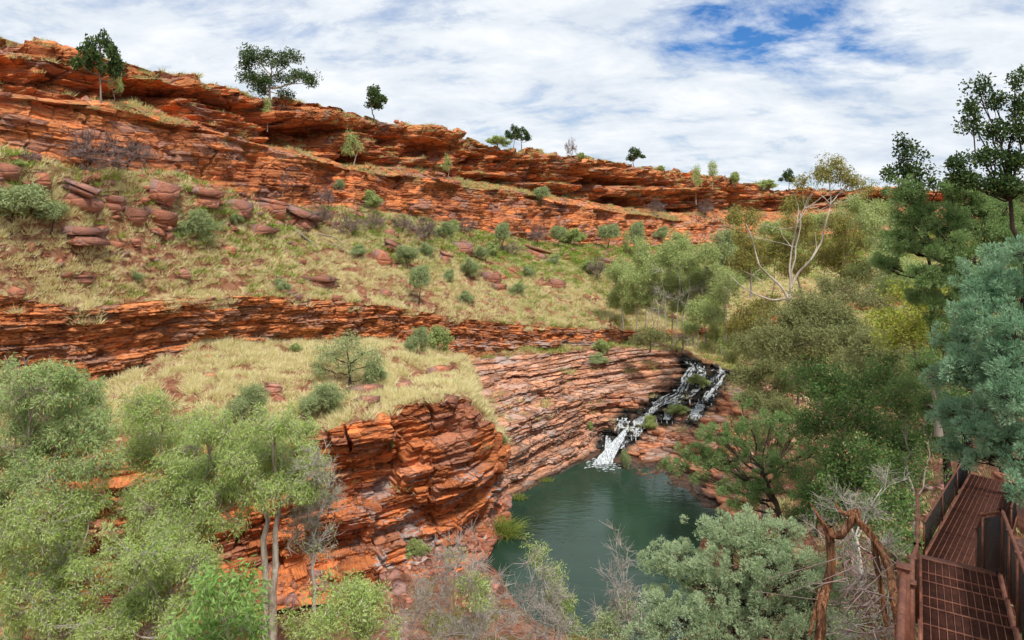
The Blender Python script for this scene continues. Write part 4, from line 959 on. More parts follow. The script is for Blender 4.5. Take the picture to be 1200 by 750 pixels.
BACK = [
 ((730,385),94,[(726,318,12,16),(732,340,14,16),(720,352,12,12)],'slim pale green tree standing apart just left of the valley grove','lf_grove','twig_pale','feather'),
 ((758,380),98,[(752,298,12,16),(760,320,14,16),(745,330,12,14)],'pale tree behind the left part of the valley grove','lf_grove','twig_pale','feather'),
 ((800,385),100,[(796,285,12,14),(806,300,14,16),(790,312,12,14),(812,318,12,12)],'tallest pale crown at the back of the valley grove','lf_grove','twig_pale','feather'),
 ((828,400),78,[(822,368,16,14),(838,382,14,12),(808,380,14,12)],'low leafy tree in front of the valley grove above the falls','lf_grove','bark_grey','feather'),
 ((868,410),74,[(862,398,16,12),(875,412,14,12),(856,418,10,8)],'bright leafy bush at the top of the right hand cascade','lf_grove','bark_grey','feather'),
 ((880,330),88,[(872,300,16,14),(885,318,16,16),(866,325,14,14)],'light green tree behind the long white limb','lf_grove','bark_grey','feather'),
 ((955,620),30,[(950,580,22,16),(970,600,20,16),(940,605,18,14),(960,560,20,14)],'green bush between the spreading cypress and the pale twig tangle','lf_broad','bark_grey','broad'),
 ((1000,590),29,[(1000,560,24,18),(985,585,18,14),(1015,580,18,14),(975,545,16,12)],'dark leafy bush under the yellow flecked thicket','lf_broad','bark_grey','broad'),
 ((895,600),42,[(890,500,22,16),(905,520,22,16),(880,470,16,14),(915,480,20,16)],'olive bush above the spreading cypress at the right of the rock shelf','lf_soft','bark_grey','feather'),
 ((1075,350),46,[(1040,300,20,16),(1065,320,22,16),(1085,345,20,16),(1050,335,20,14)],'mid green tree between the olive gums and the green cypress','lf_grove','bark_grey','feather'),
 ((1010,440),40,[(1000,425,26,18),(1030,400,24,16),(1060,415,22,16),(1085,440,22,16),(1035,440,22,16)],'green tree filling the space above the yellow flecked thicket','lf_soft','bark_grey','feather'),
 ((1100,500),23,[(1085,425,22,18),(1108,440,20,20),(1075,455,20,14),(1112,400,18,20),(1095,475,24,18),(1120,470,16,18),(1100,375,14,14)],'dark green bush beside the lower crown of the blue green cypress','lf_broad','bark_grey','broad'),
 ((935,470),54,[(915,420,22,16),(935,400,22,16),(950,440,20,16),(925,450,20,14)],'olive tree behind the soft rounded tree','lf_soft','bark_grey','feather'),
 ((1060,360),74,[(1000,240,18,10),(1030,245,18,10),(1060,262,18,14),(960,262,16,12)],'pale green tree below the distant red rim','lf_grove','bark_grey','feather'),
  # crowns behind the falls: base px, d, lobes, label, leaf, bark
 ((880,345),66,[(862,255,14,14),(878,285,18,16),(895,300,16,16),(868,305,16,14)],'olive leaved gum left of the white trunked gum','lf_olive','bark_white','gum'),
 ((940,350),68,[(935,262,18,16),(915,290,18,14),(950,285,18,16),(930,310,20,14)],'olive leaved gum behind the white trunked gum','lf_olive','bark_white','gum'),
 ((985,350),64,[(985,265,20,20),(1005,285,22,20),(975,300,22,18),(1000,320,24,18)],'olive leaved gum right of the white trunked gum','lf_olive','bark_pale','gum'),
 ((1030,345),60,[(1022,260,18,16),(1035,290,20,18),(1015,320,22,18),(1045,320,18,18)],'mid green gum left of the green cypress','lf_grove','bark_pale','gum'),
 ((965,355),52,[(1000,345,26,16),(1030,350,24,16),(1040,330,18,14),(970,335,20,12)],'low olive gum in front of the mid green gum','lf_soft','bark_white','gum'),
 ((885,395),62,[(880,370,24,16),(900,355,20,12),(865,385,18,14),(885,395,20,14)],'dense olive bush below the low white limb','lf_olive','bark_grey','gum'),
 ((850,395),72,[(850,340,16,20),(838,370,14,16),(860,330,12,14)],'pale grove tree just left of the low white limb','lf_grove','twig_pale','feather'),
 ((835,398),84,[(830,300,12,16),(838,325,14,18),(822,330,12,16),(832,352,14,14)],'tall green grove tree nearest the foot of the far cliff','lf_grove','twig_pale','feather'),
 ((812,400),86,[(806,310,12,16),(815,335,14,18),(802,345,12,16),(815,362,12,12)],'grove tree right of centre of the valley grove','lf_grove','twig_pale','feather'),
 ((788,402),88,[(784,300,13,18),(792,328,14,18),(780,345,12,16),(795,358,12,12)],'grove tree in the centre of the valley grove','lf_grove','twig_pale','feather'),
 ((768,402),88,[(762,318,12,16),(768,340,13,16),(756,352,12,12)],'yellow green grove tree second from the left end of the grove','lf_grove','twig_pale','feather'),
 ((748,400),88,[(742,328,11,14),(748,348,12,14),(738,360,9,9)],'yellow green tree at the left end of the valley grove','lf_grove','twig_pale','feather'),
 ((852,400),96,[(850,280,14,14),(862,300,14,16),(845,305,12,16)],'rounded green tree at the back of the grove','lf_grey','twig_pale','feather'),
 ((900,380),100,[(905,268,18,10),(925,280,18,12),(890,290,14,12)],'green tree in the gap behind the white trunked gum','lf_grove','bark_grey','feather'),
 ((1045,330),90,[(1010,250,16,7),(985,255,16,8),(1040,258,16,8),(1060,270,18,12)],'grey green tree in front of the far red rim','lf_grey','bark_grey','feather'),
 ((845,412),80,[(838,395,10,8),(828,404,9,6),(850,408,12,7)],'low green bush at the head of the waterfall','lf_grove','bark_grey','feather'),
 ((762,410),82,[(762,392,14,8),(748,398,10,6),(778,396,12,7)],'grey olive bush on the lip of the rock bowl','lf_soft','bark_grey','feather'),
 ((800,410),84,[(800,396,12,9),(812,400,9,7)],'grey twiggy bush on the lip left of the waterfall','lf_grey','twig_purple','sparse')]
for (bx, by), d_, ls, lab, lm, bk, kd in BACK:
    s_ = d_/40
    plant('tree' if 'bush' not in lab else 'bush', lab, 'tree' if 'bush' not in lab else 'shrub', P(bx, by, d_), [L(x, y, d_+((i*7) % 5-2)*.8, a, b) for i, (x, y, a, b) in enumerate(ls)],
          kd, .11, lm, bk, group='trees on the valley floor' if 'bush' not in lab else None, dens=1.25, hollow=.2, spray_s=s_*.9, leaf_s=s_*.9, fork=.3, twig_r=.007*s_, limb_r=.4)
# bare grey stems in the grove
for i, (x, h) in enumerate([(770,60),(779,85),(793,75),(804,90),(818,70),(826,95),(842,80)]):
    seed_[0] += 1; r = np.random.default_rng(seed_[0]); b = P(x, 402, 83+i*.4); top = P(x+r.uniform(-8, 8), 402-h, 84)
    lab = ['leftmost bare grey sapling at the foot of the valley grove', 'second bare grey sapling from the left in the grove', 'third bare grey sapling from the left in the grove', 'middle bare grey sapling of the valley grove', 'third bare grey sapling from the right in the grove', 'tallest bare grey sapling in the grove', 'rightmost bare grey sapling in the grove'][i]
    plant('sapling', lab, 'tree', b, [((b+top)/2+np.array([0, 0, 1.5]), 1.2, 1.0, 2.6), (top, .9, .8, 1.6)], 'bare', .07, None, 'twig_pale', group='bare saplings in the grove', dens=.35, spray_s=2.4, twig_r=.018)

# -- left foreground
def LL(ls, d0): return [L(x, y, d0+((i*13) % 7-3)*.5, a*1.2, b*1.3) for i, (x, y, a, b) in enumerate(ls)]
plant('gum_tree', 'green gum with rusty young leaf tips filling the left edge', 'tree', (-24, 30, 2.2),
  LL([(45,450,46,20),(95,458,26,14),(15,470,26,22),(60,490,44,26),(25,520,34,24),(90,505,30,22),(110,540,24,18),(50,555,40,24),(15,580,24,24)], 30), 'weep', .2, 'lf_melg', 'bark_pale', dens=1.15, hollow=.4, bottom=.9, thin=-.10, spray_s=1.15, leaf_s=1.1, twig_r=.012)
_r = np.random.default_rng(77); _q = MB(); _o = np.array([-24, 30, 2.2])
for x, y, x2, y2 in [(14,445,5,416),(10,430,16,420),(30,440,28,418),(30,428,40,417),(52,440,58,416),(62,438,66,420),(78,445,84,424),(58,430,50,418),(84,436,92,426)]:
    a, b = P(x, y, 29.6), P(x2, y2, 29.4); _q.tubes(bez(a[None], ((a+b)/2+_r.normal(size=3)*.12)[None], b[None], 5), np.linspace(.035, .012, 5)[None], 5)
_q.build('dead_twigs', M['twig_pale'], bpy.data.objects['gum_tree.003'] if 'rusty' in bpy.data.objects['gum_tree.003'].get('label', '') else [o for o in bpy.data.objects if 'rusty' in o.get('label', '')][0], origin=_o)
plant('river_tree', 'feathery tree with grey twigs below the rusty tipped gum', 'tree', (-19, 28, 2), LL([(40,610,38,24),(85,600,28,22),(110,585,18,16),(20,640,26,24),(65,650,34,24),(95,680,26,22),(40,700,36,26),(75,735,34,20),(10,740,26,20)], 28), 'weep', .14, 'lf_mel', 'twig_pale', dens=1.05, hollow=.4, bottom=.9, thin=-.10, spray_s=1.2, leaf_s=1.0, twig_r=.012)
plant('river_tree', 'feathery green paperbark topping the left foreground row under the mound', 'tree', (-15, 33, 1.8), LL([(175,478,28,14),(215,500,26,16),(165,505,22,14),(195,530,34,18),(150,540,16,14)], 34), 'weep', .14, 'lf_mel', 'bark_pale', dens=1.05, hollow=.4, bottom=.9, thin=-.10, spray_s=1.25, leaf_s=1.05, twig_r=.012)
plant('river_tree', 'big feathery paperbark in the middle of the left foreground', 'tree', (-13.5, 30, 1.6), LL([(250,500,26,14),(235,525,30,18),(270,530,28,20),(245,560,34,20),(205,560,26,20),(185,590,34,24),(225,600,34,24),(265,590,26,24),(160,600,18,18)], 31), 'weep', .16, 'lf_mel', 'bark_pale', dens=1.05, hollow=.4, bottom=.9, thin=-.10, spray_s=1.15, leaf_s=1.0, twig_r=.012)
plant('river_tree', 'feathery paperbark with pale forked trunks left of the red promontory', 'tree', (-10.8, 29, 1.5), LL([(320,495,28,13),(350,505,18,12),(300,515,30,18),(335,535,34,20),(310,560,30,18),(355,560,22,20),(285,545,22,16),(330,585,26,16)], 30), 'weep', .21, 'lf_mel', 'bark_pale', dens=1.05, hollow=.4, bottom=.9, thin=-.10, spray_s=1.15, leaf_s=1.0, twig_r=.012, fork=.5,
      trunks=[P(307, 770, 29), P(318, 770, 29.5)])
plant('river_tree', 'half dead grey twigged paperbark beside the red promontory', 'tree', (-9.2, 30, 1.5), LL([(368,545,22,20),(380,580,18,26),(362,600,24,22),(375,635,18,20),(345,620,18,20)], 30.5), 'sparse', .12, 'lf_mel', 'twig_pale', dens=1.2, spray_s=1.15, leaf_s=.9, twig_r=.011, fork=.3, trunks=[P(366, 780, 30)])
plant('river_tree', 'low feathery tree under the big paperbark, left of the bright gum', 'tree', (-13, 27, 1.6), LL([(160,650,34,22),(200,640,30,20),(150,690,36,24),(200,690,34,24),(170,730,40,22),(230,660,20,18),(130,735,24,20),(215,730,24,20)], 27), 'weep', .13, 'lf_mel', 'twig_pale', dens=1.05, hollow=.4, bottom=.9, thin=-.10, spray_s=1.1, leaf_s=1.0, twig_r=.012)
plant('gum_sapling', 'bright green broad leaved young gum at the bottom left of centre', 'tree', (-7.2, 20, 2.5), LL([(262,690,28,16),(285,705,22,14),(245,715,24,16),(275,735,30,16),(232,740,20,14),(250,675,14,8),(215,745,14,10)], 20), 'gum', .07, 'lf_euc', 'bark_pale', dens=.9, spray_s=.85, leaf_s=1.0, twig_r=.008)
plant('bush', 'small green gum bush at the foot of the red promontory', 'shrub', (-6, 28, 1.4), LL([(395,715,34,18),(430,700,22,12),(370,735,26,16),(440,735,26,16),(415,690,18,10)], 28), 'feather', .07, 'lf_mel', 'bark_grey', dens=.7, spray_s=1.15, leaf_s=1.05, twig_r=.009)
plant('bare_bush', 'wide pale leafless bush left of the pool outlet', 'shrub', (-1.9, 31, 1.2), LL([(540,645,26,18),(515,670,28,22),(560,675,26,22),(500,710,30,24),(545,715,34,26),(585,705,22,26),(520,745,34,18),(575,740,28,16),(470,735,22,16)], 31), 'bare', .08, None, 'twig_pale', dens=.85, spray_s=1.2, twig_r=.010)
plant('bush', 'green leaved bush inside the wide pale leafless bush', 'shrub', (-1.8, 31.5, 1.2), LL([(550,690,20,16),(560,725,22,18),(535,650,12,9),(520,735,22,14)], 31.5), 'feather', .06, 'lf_mel', 'bark_grey', dens=.5, spray_s=1.2, leaf_s=1.0, twig_r=.009)
plant('bare_tree', 'upright half bare tree with green right side in front of the pool', 'tree', (1.6, 31, 1.2), LL([(626,655,12,16),(635,680,18,18),(645,705,24,20),(632,730,28,20),(660,735,22,18),(618,700,14,14)], 31), 'bare', .09, None, 'twig_pale', dens=.9, spray_s=1.1, twig_r=.010)
plant('bush', 'slim green bush growing through the upright half bare tree', 'shrub', (2.2, 32, 1.2), LL([(630,648,10,12),(645,675,12,14),(655,700,12,12),(662,722,10,12),(672,740,10,10)], 32), 'feather', .05, 'lf_mel', 'bark_grey', dens=.8, spray_s=1.1, leaf_s=1.0, twig_r=.009)
plant('bare_tree', 'thin leafless tree standing over the near end of the pool', 'tree', (4.7, 31, 1.2), LL([(722,625,10,16),(730,650,14,16),(722,680,20,18),(735,705,22,18),(715,720,22,20),(745,735,20,16)], 31), 'bare', .07, None, 'twig_pale', dens=.7, spray_s=1.15, twig_r=.010)
plant('bush', 'grey green bush at the foot of the thin leafless tree', 'shrub', (4.2, 30, 1.2), LL([(715,740,16,12),(735,720,12,14),(700,745,10,8)], 30), 'feather', .05, 'lf_grey', 'bark_grey', dens=.8, spray_s=1.1, leaf_s=.9, twig_r=.009)
plant('bush', 'pale leaved twiggy bush by the handrail at the bottom right', 'shrub', P(1030, 790, 15), LL([(1010,735,26,16),(1035,720,18,18),(985,745,18,12)], 16), 'sparse', .03, 'lf_grey', 'twig_pale', dens=.8, spray_s=.7, leaf_s=.8, twig_r=.005)

# -- small trees and shrubs on the slopes, ledges and rim: prototypes then copies
def proto(kind, lm, bk, lobes, dens, spray, leafs, tr=.05, twig=.010, **k):
    seed_[0] += 1; r = np.random.default_rng(seed_[0]); root = empty('shrub')
    grow((0, 0, 0), [((x, y, z), a, b, c) for x, y, z, a, b, c in lobes], kind, r, tr, M[lm] if lm else None, M[bk], root=root, dens=dens, spray_s=spray, leaf_s=leafs, twig_r=twig, crownname='foliage', **k)
    return root
PR = {  # unit height, crown about one unit wide where not said
 'round': proto('feather', 'lf_grey', 'bark_grey', [(0,0,.62,.3,.3,.30),(.3,.1,.42,.25,.25,.26),(-.3,0,.45,.26,.25,.3),(.1,-.25,.35,.25,.2,.25),(-.12,.2,.8,.16,.16,.16)], .75, .26, .34, .03, .004, fork=.05, hollow=.15, bottom=1),
 'green': proto('broad', 'lf_grove', 'bark_grey', [(0,0,.55,.32,.3,.32),(.28,.1,.5,.22,.25,.24),(-.3,0,.35,.24,.25,.25),(.1,0,.82,.15,.15,.15),(-.2,.15,.7,.16,.16,.16)], .6, .28, .55, .03, .004, fork=.05, hollow=.15, bottom=1),
 'bare': proto('bare', None, 'twig_purple', [(0,0,.55,.55,.5,.42),(.35,0,.45,.35,.3,.35),(-.35,0,.45,.35,.3,.35)], .55, .34, 1, .03, .0045),
 'small_tree': proto('feather', 'lf_grey', 'bark_dark', [(0,0,.82,.32,.3,.16),(.25,0,.68,.26,.25,.15),(-.28,0,.66,.26,.25,.15),(.05,.1,.58,.25,.2,.14)], 1.0, .34, .42, .022, .004),
 'sapling': proto('gum', 'lf_grove', 'bark_pale', [(0,0,.8,.18,.18,.16),(.1,0,.6,.18,.18,.15),(-.1,0,.5,.16,.16,.14)], .9, .30, .38, .018, .003),
 'gumtree': proto('broad', 'lf_dark', 'bark_grey', [(0,0,.86,.20,.2,.10),(.26,0,.76,.18,.2,.10),(-.30,.05,.68,.17,.2,.09),(.32,.1,.56,.15,.2,.07),(-.12,0,.54,.16,.2,.08),(-.34,0,.48,.12,.15,.06),(.1,0,.66,.14,.14,.08)], .42, .26, .60, .022, .003, fork=.12, limb_r=.6)}
for q in PR.values(): q.location = (0, -300, -50)
used = set()
def clone(kind, loc, h, w, rot, name, label, cat, group):
    src = PR[kind]
    if kind not in used: root = src; used.add(kind)
    else:
        root = src.copy(); col.objects.link(root)
        for c in list(src.children):
            c2 = c.copy(); c2.parent = root; col.objects.link(c2)
            for g in list(c.children): g2 = g.copy(); g2.parent = c2; col.objects.link(g2)
    root.name = name; root.location = loc; root.rotation_euler = (0, 0, rot); root.scale = (w, w, h)
    tag(root, label, cat, group); return root
NM = {'round': ('shrub', 'shrub', 'rounded shrubs on the slopes'), 'green': ('shrub', 'shrub', 'rounded shrubs on the slopes'), 'bare': ('bare_shrub', 'shrub', 'bare shrubs on the slopes'),
      'small_tree': ('small_tree', 'tree', 'small trees on the slopes'), 'sapling': ('sapling', 'tree', 'saplings on the ledges'), 'gumtree': ('snappy_gum_tree', 'tree', 'trees along the rim')}
SPOTS = [ # kind, px, py foot, height px, width px, label
 ('gumtree',118,124,84,62,'green gum with grey trunk standing on the ledge near the left end of the rim'),
 ('sapling',136,117,38,26,'thin sapling right of the ledge gum near the left end'),
 ('bare',112,212,64,92,'largest purple bare bush below the red wall on the left'),
 ('bare',168,194,30,34,'small bare bush right of the largest purple bare bush'),
 ('bare',32,192,22,18,'dark bare shrub between the grey slab and the rounded orange boulder'),
 ('small_tree',12,273,60,84,'feathery grey green tree at the left edge of the slope'),
 ('small_tree',60,274,40,50,'small leaning tree beside the wide flat brown boulder'),
 ('round',229,288,46,50,'dense rounded grey green bush right of the row of fallen boulders'),
 ('green',92,284,12,16,'tiny green bush in front of the wide flat brown boulder'),
 ('bare',408,278,30,38,'grey bare bush above the tilted grey fallen branches'),
 ('green',432,248,26,34,'green shrub at the foot of the red wall above the grey bare bush'),
 ('bare',380,262,24,28,'purple bare shrub left of the grey bare bush'),
 ('bare',497,286,36,44,'wide purple bare bush in the middle of the slope'),
 ('round',500,302,20,26,'grey green shrub just below the wide purple bare bush'),
 ('round',331,344,20,24,'rounded grey shrub alone above the banded cliff left of centre'),
 ('small_tree',491,356,48,34,'feathery small tree on the brink of the banded cliff'),
 ('small_tree',478,318,32,34,'small grey tree above the tree on the brink'),
 ('round',552,326,26,28,'blue grey round bush in mid slope'),
 ('round',526,330,16,18,'little grey bush left of the blue grey round bush'),
 ('round',548,356,17,20,'rounded bush on the brink of the banded cliff, right of the small tree'),
 ('small_tree',588,296,36,26,'yellow green small tree below the far red wall'),
 ('green',532,272,16,18,'green tuft of a bush at the foot of the wall in mid picture'),
 ('round',562,305,18,20,'grey bush between the mid slope boulder and the yellow green tree'),
 ('bare',470,272,24,28,'bare bush right of the small orange cube of rock'),
 ('green',347,411,11,18,'low green bush on the crest of the straw mound'),
 ('round',489,416,36,32,'pale grey shrub at the foot of the banded cliff'),
 ('green',513,412,32,36,'leafy green shrub at the foot of the banded cliff, right of the pale one'),
 ('round',375,490,46,54,'olive wispy bush at the edge of the mound above the promontory'),
 ('round',289,498,52,50,'grey wispy bush on the lower edge of the straw mound'),
 ('green',455,521,20,22,'small bush growing from the face of the promontory'),
 ('round',440,448,26,30,'olive bush behind the small mound tree'),
 ('sapling',413,194,40,40,'yellow green shrub on the ledge below the second rim tree'),
 ('sapling',313,144,30,26,'pale shrub at the foot of the biggest rim tree'),
 ('sapling',525,208,28,20,'slender sapling on the ledge before a dark hollow'),
 ('bare',330,224,20,26,'faint bare bush against the red wall above the dark red block'),
 ('bare',384,244,30,22,'thin dead shrub against the red wall'),
 ('round',397,222,14,14,'tiny pale shrub hanging on the red wall'),
 ('small_tree',633,241,24,26,'pale green tree leaning on the upper ledge past mid picture'),
 ('bare',630,288,26,28,'bare bush at the foot of the far red wall'),
 ('green',673,288,22,34,'bright green bush at the foot of the far red wall'),
 ('small_tree',712,292,32,36,'grey green tree with dark stem right of the bright green bush'),
 ('small_tree',746,304,46,28,'tall thin grey tree before the far end of the red wall'),
 ('round',775,282,18,22,'grey bush against the far end of the red wall'),
 ('bare',768,254,24,20,'bare tree on the upper ledge at the far end'),
 ('bare',826,255,22,24,'bare tree on the upper ledge nearest the far trees'),
 ('sapling',818,229,34,26,'leaning pale tree at the break of the far rim'),
 ('bare',700,328,30,26,'dead bush in green herbs on the far slope'),
 ('bare',722,332,28,24,'twiggy bush right of the dead bush on the far slope'),
 ('round',605,345,16,22,'low grey shrub above the right end of the banded cliff'),
 ('round',650,310,14,18,'low shrub in the straw grass of the far slope'),
 ('green',735,330,22,30,'leafy bush next to the left end of the valley grove'),
 ('sapling',735,300,30,22,'slim pale sapling above the left end of the valley grove'),
 ('gumtree',440,142,42,46,'second tree on the rim, compact and dark, right of the biggest'),
 ('gumtree',611,174,26,30,'right hand dark tree of the close pair on the rim'),
 ('gumtree',601,172,27,22,'left hand dark tree of the close pair on the rim'),
 ('green',583,172,14,32,'low bushy shrub left of the close pair on the rim'),
 ('bare',668,184,26,14,'thin leafless tree leaning on the rim'),
 ('green',681,187,9,14,'small round bush beside the leaning leafless rim tree'),
 ('gumtree',743,198,25,30,'fan shaped dark green tree alone on the rim'),
 ('green',774,201,8,12,'tiny green bush on the rim right of the fan shaped tree'),
 ('sapling',836,214,25,30,'airy small tree on the far part of the rim'),
 ('green',862,216,15,18,'round bush on the rim right of the airy small tree'),
 ('green',897,224,14,34,'wide low bush at the far end of the rim'),
 ('gumtree',925,224,26,24,'narrow dark tree at the far end of the rim'),
 ('green',1130,222,10,30,'green bush on the distant rim behind the tall dark tree'),
 ('round',590,520,14,12,'small grey bush on the gully edge behind the promontory'),
 ('green',692,503,10,12,'small green bush in the rock bowl left of the waterfall'),
 ('green',705,412,16,22,'yellow green shrub on the lip of the rock bowl'),
 ('green',760,505,20,24,'leafy bush on the steps below the main cascade'),
 ('round',733,548,24,16,'olive shrub at the water edge right of the cascade foot'),
 ('green',487,655,26,34,'green bush at the foot of the promontory above the pale leafless bush'),
 ('green',818,452,14,28,'green cushion of plants between the two cascades'),
 ('green',795,485,12,30,'yellowish plants on the rocks between the cascades'),
 ('round',700,425,12,30,'pale shrub high on the rock bowl'),
 ('bare',438,272,26,34,'wide grey bare bush between the two highest green wall foot shrubs'),
 ('round',520,280,22,28,'grey green shrub right of the wide purple bare bush'),
 ('bare',545,275,22,28,'small purple bush under the far end of the smooth wall'),
 ('green',575,300,18,26,'bright green shrub just left of the yellow green small tree'),
 ('round',420,300,16,24,'low grey shrub among the fallen branches'),
 ('small_tree',655,290,28,26,'thin small tree between two bushes at the foot of the far wall'),
 ('bare',600,300,18,24,'little bare bush right of the yellow green small tree'),
 ('round',160,330,14,20,'small grey shrub low on the left slope above the banded cliff'),
 ('round',275,262,18,22,'grey shrub tucked under the orange slab of the long ledge'),
 ('green',690,320,16,26,'fresh green shrub on the far herb slope'),
 ('round',620,325,16,20,'grey shrub on straw grass above the far banded cliff'),
 ('green',20,196,12,22,'green leafy bush beside the pale slab at the left edge'),
]
rs = np.random.default_rng(99)
for kind, px, py, hp, wp, lab in SPOTS:
    g = ground(px, py, 2.5); d_ = g[1]; n_, c_, gr = NM[kind]
    if kind == 'gumtree' and g[2] < 30: pass
    clone(kind, g-np.array([0, 0, .15]), hp*d_/F*1.02, wp*d_/F*.92, rs.uniform(0, 6.28), n_, lab, c_, gr)
# the big rim tree and the small tree on the mound
b_ = ground(316, 120, 3); d_ = b_[1]
plant('snappy_gum_tree', 'biggest tree on the rim, wide dark crown on crooked grey limbs', 'tree', b_-np.array([0, 0, .3]), [L(300,68,d_,17,11),(L(322,72,d_,15,10)),L(340,70,d_,14,9),L(290,92,d_,13,9),L(315,95,d_,16,9),L(350,92,d_,17,8),L(285,78,d_,9,8),L(365,95,d_,8,7),L(335,110,d_,10,5),L(303,106,d_,10,5)],
      'broad', .17, 'lf_dark', 'bark_pale', group='trees along the rim', dens=.75, spray_s=2.0, leaf_s=2.6, fork=.3, limb_r=.6, twig_r=.016)
b_ = ground(410, 452, 3); d_ = b_[1]
plant('small_tree', 'grey green wattle with forked dark stems on the mound above the promontory', 'tree', b_, [L(405,400,d_,18,9),L(385,415,d_,17,10),L(425,412,d_,18,11),L(440,425,d_,13,9),L(376,430,d_,12,8),L(412,428,d_,18,9),L(438,440,d_,12,6)],
      'feather', .13, 'lf_grey', 'bark_dark', dens=.8, spray_s=1.6, leaf_s=1.3, fork=.1, limb_r=.5, twig_r=.013)

# fallen branches on the slope
def sticks(name, label, cat, paths, mat):
    mb = MB(); o = None
    for pts, r0, r1, w_ in paths:
        P_ = []
        for i, (x, y) in enumerate(pts):
            g = ground(x, y); g[2] += .25+w_*(i % 2); P_.append(g)
        p = np.array(P_); p[:, 1] = np.linspace(p[0, 1], p[-1, 1], len(p))*.6+p[:, 1].mean()*.4
        px_ = np.array(pts, float); p = np.array([P(px_[i, 0], px_[i, 1], p[i, 1]-.3) for i in range(len(p))])
        t = np.linspace(0, len(p)-1, len(p)*3); q = np.stack([np.interp(t, np.arange(len(p)), p[:, j]) for j in range(3)], 1)
        mb.tubes(q[None], np.linspace(r0, r1, len(q))[None], 6)
        o = p[0] if o is None else o
    ob = mb.build(name, mat, origin=o, smooth=True); ob.location = o; tag(ob, label, cat)
sticks('fallen_branch', 'grey dead branches lying in green herbs below the tilted slab', 'branch', [([(344,268),(360,280),(372,290)], .20, .10, .1), ([(362,273),(378,275),(392,278),(400,285)], .12, .05, .1), ([(386,286),(396,288),(406,295),(416,303)], .12, .04, .1), ([(378,275),(384,268),(390,266)], .07, .03, .1), ([(396,288),(404,285),(412,290)], .06, .03, .1)], M['bark_grey'])

# reeds at the water line
def reeds(name, label, base, n, h, spread, seed):
    r = np.random.default_rng(seed); b = base+r.normal(size=(n, 3))*np.array([spread, spread*.6, 0]); D = r.normal(size=(n, 3))*np.array([.5, .5, 0])+(b-base)*.9+np.array([0, 0, 1.0])
    D /= np.linalg.norm(D, axis=1, keepdims=True); hh = h*r.uniform(.6, 1.1, (n, 1)); m1 = b+D*hh*.6; tip = b+D*hh+np.array([0, 0, -.22])*hh+(D*np.array([1, 1, 0]))*hh*.4
    S = np.cross(D, r.normal(size=(n, 3))); S /= np.linalg.norm(S, axis=1, keepdims=True); S *= .022
    V = np.stack([b-S, b+S, m1+S*.8, m1-S*.8, tip], 1).reshape(-1, 3)-base; i = np.arange(n)*5
    mb = MB(); mb.add(V, np.stack([i, i+1, i+2, i+3], 1)); mb2 = np.stack([i+3, i+2, i+4], 1)
    mb.Fq.append(np.concatenate([mb2, mb2[:, 2:3]], 1)); o = mb.build(name, M['lf_reed']); o.location = base; tag(o, label, 'reeds')
rb = ground(586, 628, 4); rb[2] = max(rb[2], 0)
reeds('reed_clump', 'bright green reed clump at the water edge below the promontory', rb, 520, 2.0, .55, 4)
for x, y, h, lab in [(607,588,.7,'small reed tuft just past the tip of the promontory'), (640,566,.45,'tiny reed tuft in the middle of the far shore')]:
    q = ground(x, y, 4); q[2] = max(q[2], 0); reeds('reed_clump', lab, q, 90, h, .3, int(x))

# ------------------------------------------------------------------ dead twisted trunk
def dead_mat():
    m = NT('twisted_dead_wood', .8, .15); n = m.noise(m.coord((16, 16, 2.2), (.3, .2, 0)), 1, 6, .72, 1.0); n2 = m.noise(m.coord((1.5, 1.5, 1.5)), 1, 4, .6)
    c = m.ramp(n, [(.36, (.035, .016, .010)), (.46, (.15, .06, .028)), (.56, (.34, .15, .065)), (.68, (.50, .34, .23))])
    c = m.mix(m.ramp(n2, [(.42, .55), (.6, 0.0)]), c, (.055, .035, .025)); m.color(c); m.bump(n, .9, .05); return m.m
M['dead'] = dead_mat()
dt = MB(); od = P(969, 690, 14.5)
def spline(pts, k=6):
    p = np.array(pts, float); n = len(p); t = np.linspace(0, n-1, (n-1)*k+1); out = []
    for u in t:
        i = min(int(u), n-2); f = u-i; p0 = p[max(i-1, 0)]; p1 = p[i]; p2 = p[i+1]; p3 = p[min(i+2, n-1)]
        out.append(.5*((2*p1)+(-p0+p2)*f+(2*p0-5*p1+4*p2-p3)*f*f+(-p0+3*p1-3*p2+p3)*f**3))
    return np.array(out)
rd = np.random.default_rng(21)
def limb_px(mb, pts, r0, r1, sides=14, lump=.18, mid=None):
    p = spline([P(x, y, d) for x, y, d in pts]); n = len(p); rad = .56*np.interp(np.linspace(0, 1, n), [0, .5, 1], [r0, mid if mid else (r0+r1)/2, r1])
    k0 = mb.n; mb.tubes(p[None], rad[None], sides)
    V = mb.V[-1].reshape(n, sides, 3); a = np.arange(sides)[None, :]+np.arange(n)[:, None]*.35
    amp = 1+lump*np.sin(a*2*math.pi/sides*3)+lump*.6*rd.normal(size=(n, sides))*.5+lump*vn(np.arange(n)[:, None]/3, a/4, r0*50, 8)
    mb.V[-1] = (p[:, None]+(V-p[:, None])*amp[:, :, None]).reshape(-1, 3)
limb_px(dt, [(960,760,14.0),(963,715,14.2),(969,690,14.4),(974,660,14.5),(973,635,14.5),(971,617,14.5)], .17, .15)
limb_px(dt, [(974,640,14.5),(968,620,14.5),(958,603,14.6),(948,588,14.7)], .13, .02)
limb_px(dt, [(972,622,14.5),(980,628,14.4),(990,622,14.3),(999,608,14.2),(1004,600,14.2),(990,602,14.3),(982,595,14.4),(978,586,14.5)], .13, .015, mid=.15)
limb_px(dt, [(998,603,14.2),(1008,612,14.1),(1024,632,13.9),(1038,655,13.7),(1046,685,13.4),(1052,722,13.1),(1056,765,12.8)], .12, .15)
